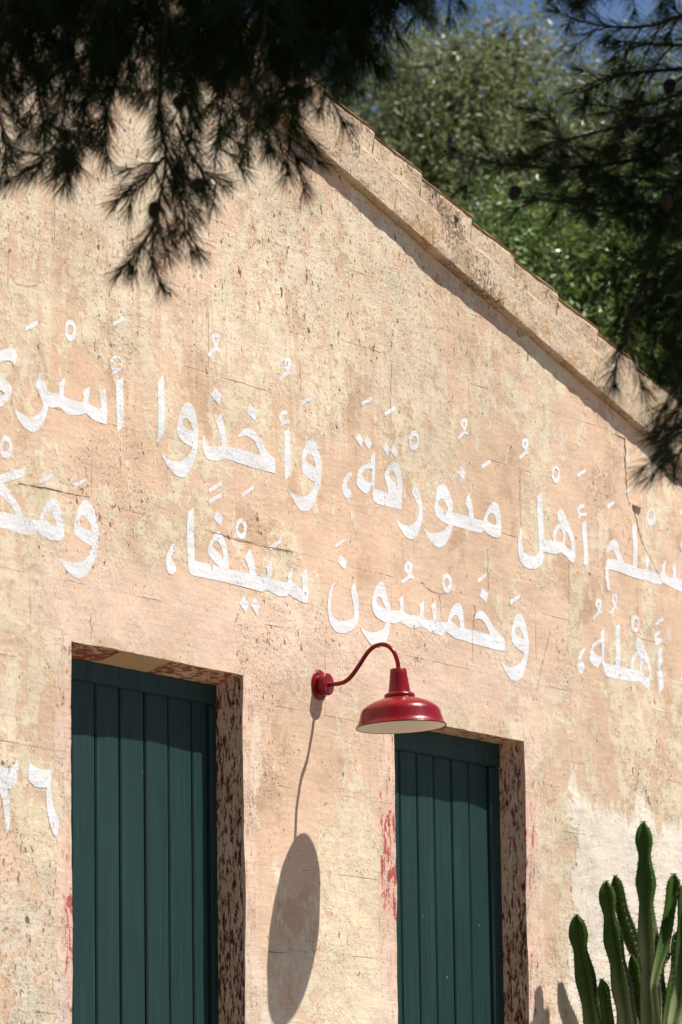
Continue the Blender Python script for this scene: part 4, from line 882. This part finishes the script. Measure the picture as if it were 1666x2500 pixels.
pl = tag(empty('pine_tree', (-5.2, -1.35, 0)), 'dark pine with drooping needled branches over the upper left of the gable', 'pine tree')
MB().tube(curve_pts([(-5.2, -1.35, 0), (-5.12, -1.4, 2), (-5.15, -1.3, 4), (-4.9, -1.5, 6)], .1), np.linspace(.17, .09, len(curve_pts([(-5.2, -1.35, 0), (-5.12, -1.4, 2), (-5.15, -1.3, 4), (-4.9, -1.5, 6)], .1))), 12).build('trunk', M_BARK, pl, True)
lim = curve_pts([(-5.14, -1.33, 4.4), on_depth(-350, -260, 9.7), on_depth(150, -170, 10.1), on_depth(550, -160, 10.3), on_depth(980, -190, 10.4)], .05)
MB().tube(lim, np.linspace(.05, .012, len(lim)), 8).build('limb', M_BARK, pl, True)
Lb = [ # drooping branches, (points in the photo), cones
 ([(-60,-60),(-40,150),(10,330),(20,440)], 0), ([(60,-110),(80,130),(110,330),(95,440)], 1), ([(150,-120),(160,150),(150,320),(70,450)], 1), ([(250,-120),(230,130),(200,310),(170,430)], 1),
 ([(330,-120),(300,120),(260,280),(235,385)], 1), ([(420,-120),(400,120),(390,270),(405,390),(372,555),(275,692)], 1), ([(405,380),(440,480),(452,560),(430,612)], 0), ([(398,385),(350,450),(290,500)], 0),
 ([(430,300),(480,400),(530,440),(575,480)], 1), ([(500,-120),(480,110),(440,260),(500,400)], 2), ([(580,-120),(560,130),(540,280),(520,420)], 2), ([(660,-120),(640,120),(610,270),(590,410)], 2), ([(740,-120),(715,120),(665,270),(650,400)], 2),
 ([(800,-130),(770,110),(725,250),(705,350),(745,420)], 1), ([(880,-130),(845,80),(800,200),(770,300)], 1), ([(940,-120),(900,20),(870,130),(820,240)], 1), ([(1000,-140),(960,-20),(900,60),(880,130)], 1),
 ([(1060,-160),(1050,-50),(1020,30)], 0), ([(900,-150),(830,-20),(760,60),(690,200)], 1), ([(300,-150),(200,-20),(90,60),(-20,200)], 0), ([(650,-150),(560,-10),(470,80),(370,200)], 1), ([(120,-150),(60,-20),(-10,90),(-40,260)], 0), ([(460,-150),(350,0),(260,90),(120,240)], 1),
 ([(720,-150),(620,0),(560,60),(450,140)], 0), ([(820,-150),(780,20),(640,90),(560,200)], 1), ([(540,-150),(430,-10),(330,40),(200,90)], 0), ([(250,-150),(130,0),(60,30),(-30,60)], 0), ([(960,-150),(830,0),(760,30),(640,50)], 0), ([(1180,-150),(1080,-60),(1000,-20),(900,10)], 0)]
Lb += [([(x0 + 60, -200), (x0 + 20, -60), (x0 - 10, 30), (x0 - 60, y1)], 0) for x0, y1 in ((20,150),(110,130),(200,170),(290,120),(380,190),(470,150),(560,200),(650,170),(740,190),(820,150),(900,90),(60,230),(240,220),(520,250),(700,260))]
for i, (p, c) in enumerate(Lb):
    (xa, ya), (xb, yb) = p[-2], p[-1]; L_ = math.hypot(xb - xa, yb - ya); k_ = max(.3, 1 - 42 / L_); p = p[:-1] + [(xa + (xb - xa) * k_, ya + (yb - ya) * k_)]
    up_ = p[0][1] < -100
    pine_branch(pl, p, 10.25 + .18 * math.sin(i * 2.1), 100 + i, per_m=820 if up_ else 560, start=.12 if up_ else .2, cones=c, side=.034, rad=.0065 if up_ else .004, slen=(.07, .16) if up_ else (.03, .08))
pr = tag(empty('pine_tree', (-.75, -2.75, 0)), 'dark pine reaching in from the upper right in front of the green trees', 'pine tree')
trp = curve_pts([(-.75, -2.75, 0), (-.7, -2.8, 2), (-.8, -2.75, 4), (-.7, -2.9, 6)], .1)
MB().tube(trp, np.linspace(.18, .10, len(trp)), 12).build('trunk', M_BARK, pr, True)
Rb = [([(1760,330),(1600,380),(1400,410),(1230,400),(1090,365)], 2), ([(1780,160),(1640,170),(1500,185),(1380,230)], 1), ([(1760,420),(1640,520),(1570,680),(1530,820),(1490,930)], 1), ([(1790,650),(1700,860),(1650,1030),(1610,1160)], 0),
      ([(1800,760),(1720,980),(1655,1120),(1640,1190)], 0), ([(1800,-20),(1600,60),(1450,60),(1340,20)], 0), ([(1770,520),(1600,500),(1420,500),(1280,480)], 2), ([(1780,260),(1600,290),(1430,330),(1300,380)], 1), ([(1790,560),(1660,620),(1560,640),(1480,600)], 1),
      ([(1780,700),(1680,740),(1600,830),(1580,900)], 1), ([(1790,380),(1690,420),(1570,470),(1470,560)], 1), ([(1800,220),(1700,280),(1560,380),(1440,440)], 1), ([(1800,100),(1680,110),(1560,110),(1480,150)], 0), ([(1810,480),(1730,600),(1680,740),(1640,860)], 1),
      ([(1810,300),(1720,360),(1650,460),(1600,580)], 1), ([(1700,-120),(1600,-60),(1480,-10),(1370,-20)], 0), ([(1560,-160),(1470,-80),(1390,-30),(1330,10)], 0), ([(1820,900),(1740,1000),(1690,1060),(1650,1090)], 0), ([(1790,600),(1640,560),(1500,440),(1380,350),(1340,250)], 1),
      ([(1800,180),(1690,220),(1560,260),(1450,280)], 1), ([(1800,640),(1710,660),(1650,700),(1570,740)], 1), ([(1800,780),(1700,800),(1650,900),(1640,960)], 0), ([(1800,420),(1650,440),(1500,430),(1340,440)], 1)]
for i, (p, c) in enumerate(Rb):
    (xa, ya), (xb, yb) = p[-2], p[-1]; L_ = math.hypot(xb - xa, yb - ya); k_ = max(.3, 1 - 30 / L_); p = p[:-1] + [(xa + (xb - xa) * k_, ya + (yb - ya) * k_)]
    pine_branch(pr, p, 10.1 + .2 * math.sin(i * 1.7), 200 + i, per_m=540, start=.1, cones=c, side=.046, rad=.007, slen=(.06, .15))
for yy, zt in ((200, 3.5), (700, 3.0)):
    l2 = curve_pts([trp[int(len(trp) * zt / 6.1)], on_depth(2050, yy, 10.2), on_depth(1790, yy + 60, 10.15)], .05); MB().tube(l2, np.linspace(.035, .010, len(l2)), 8).build('limb', M_BARK, pr, True)
def up_sun(x, y, D, t): return tuple(on_depth(x, y, D) + SUN * t)
pine_shade_crown(pl, [(up_sun(200, 120, 10.2, 1.6), (.75, .6, .45), 15000), (up_sun(650, 120, 10.3, 1.7), (.75, .6, .45), 15000), (up_sun(420, 350, 10.2, 2.2), (.6, .5, .4), 9000), (up_sun(950, -60, 10.3, 1.4), (.6, .5, .35), 8000), (up_sun(20, 250, 10.2, 2.3), (.6, .5, .4), 8000)], 31)
pine_shade_crown(pr, [(up_sun(1450, 400, 10.1, 1.7), (.7, .6, .5), 14000), (up_sun(1650, 700, 10.1, 1.8), (.7, .6, .5), 13000), (up_sun(1600, 150, 10.1, 1.6), (.8, .6, .45), 13000), (up_sun(1250, 420, 10.1, 2.3), (.5, .4, .3), 6000), (up_sun(1650, 1050, 10.1, 2.2), (.5, .45, .4), 7000)], 32)
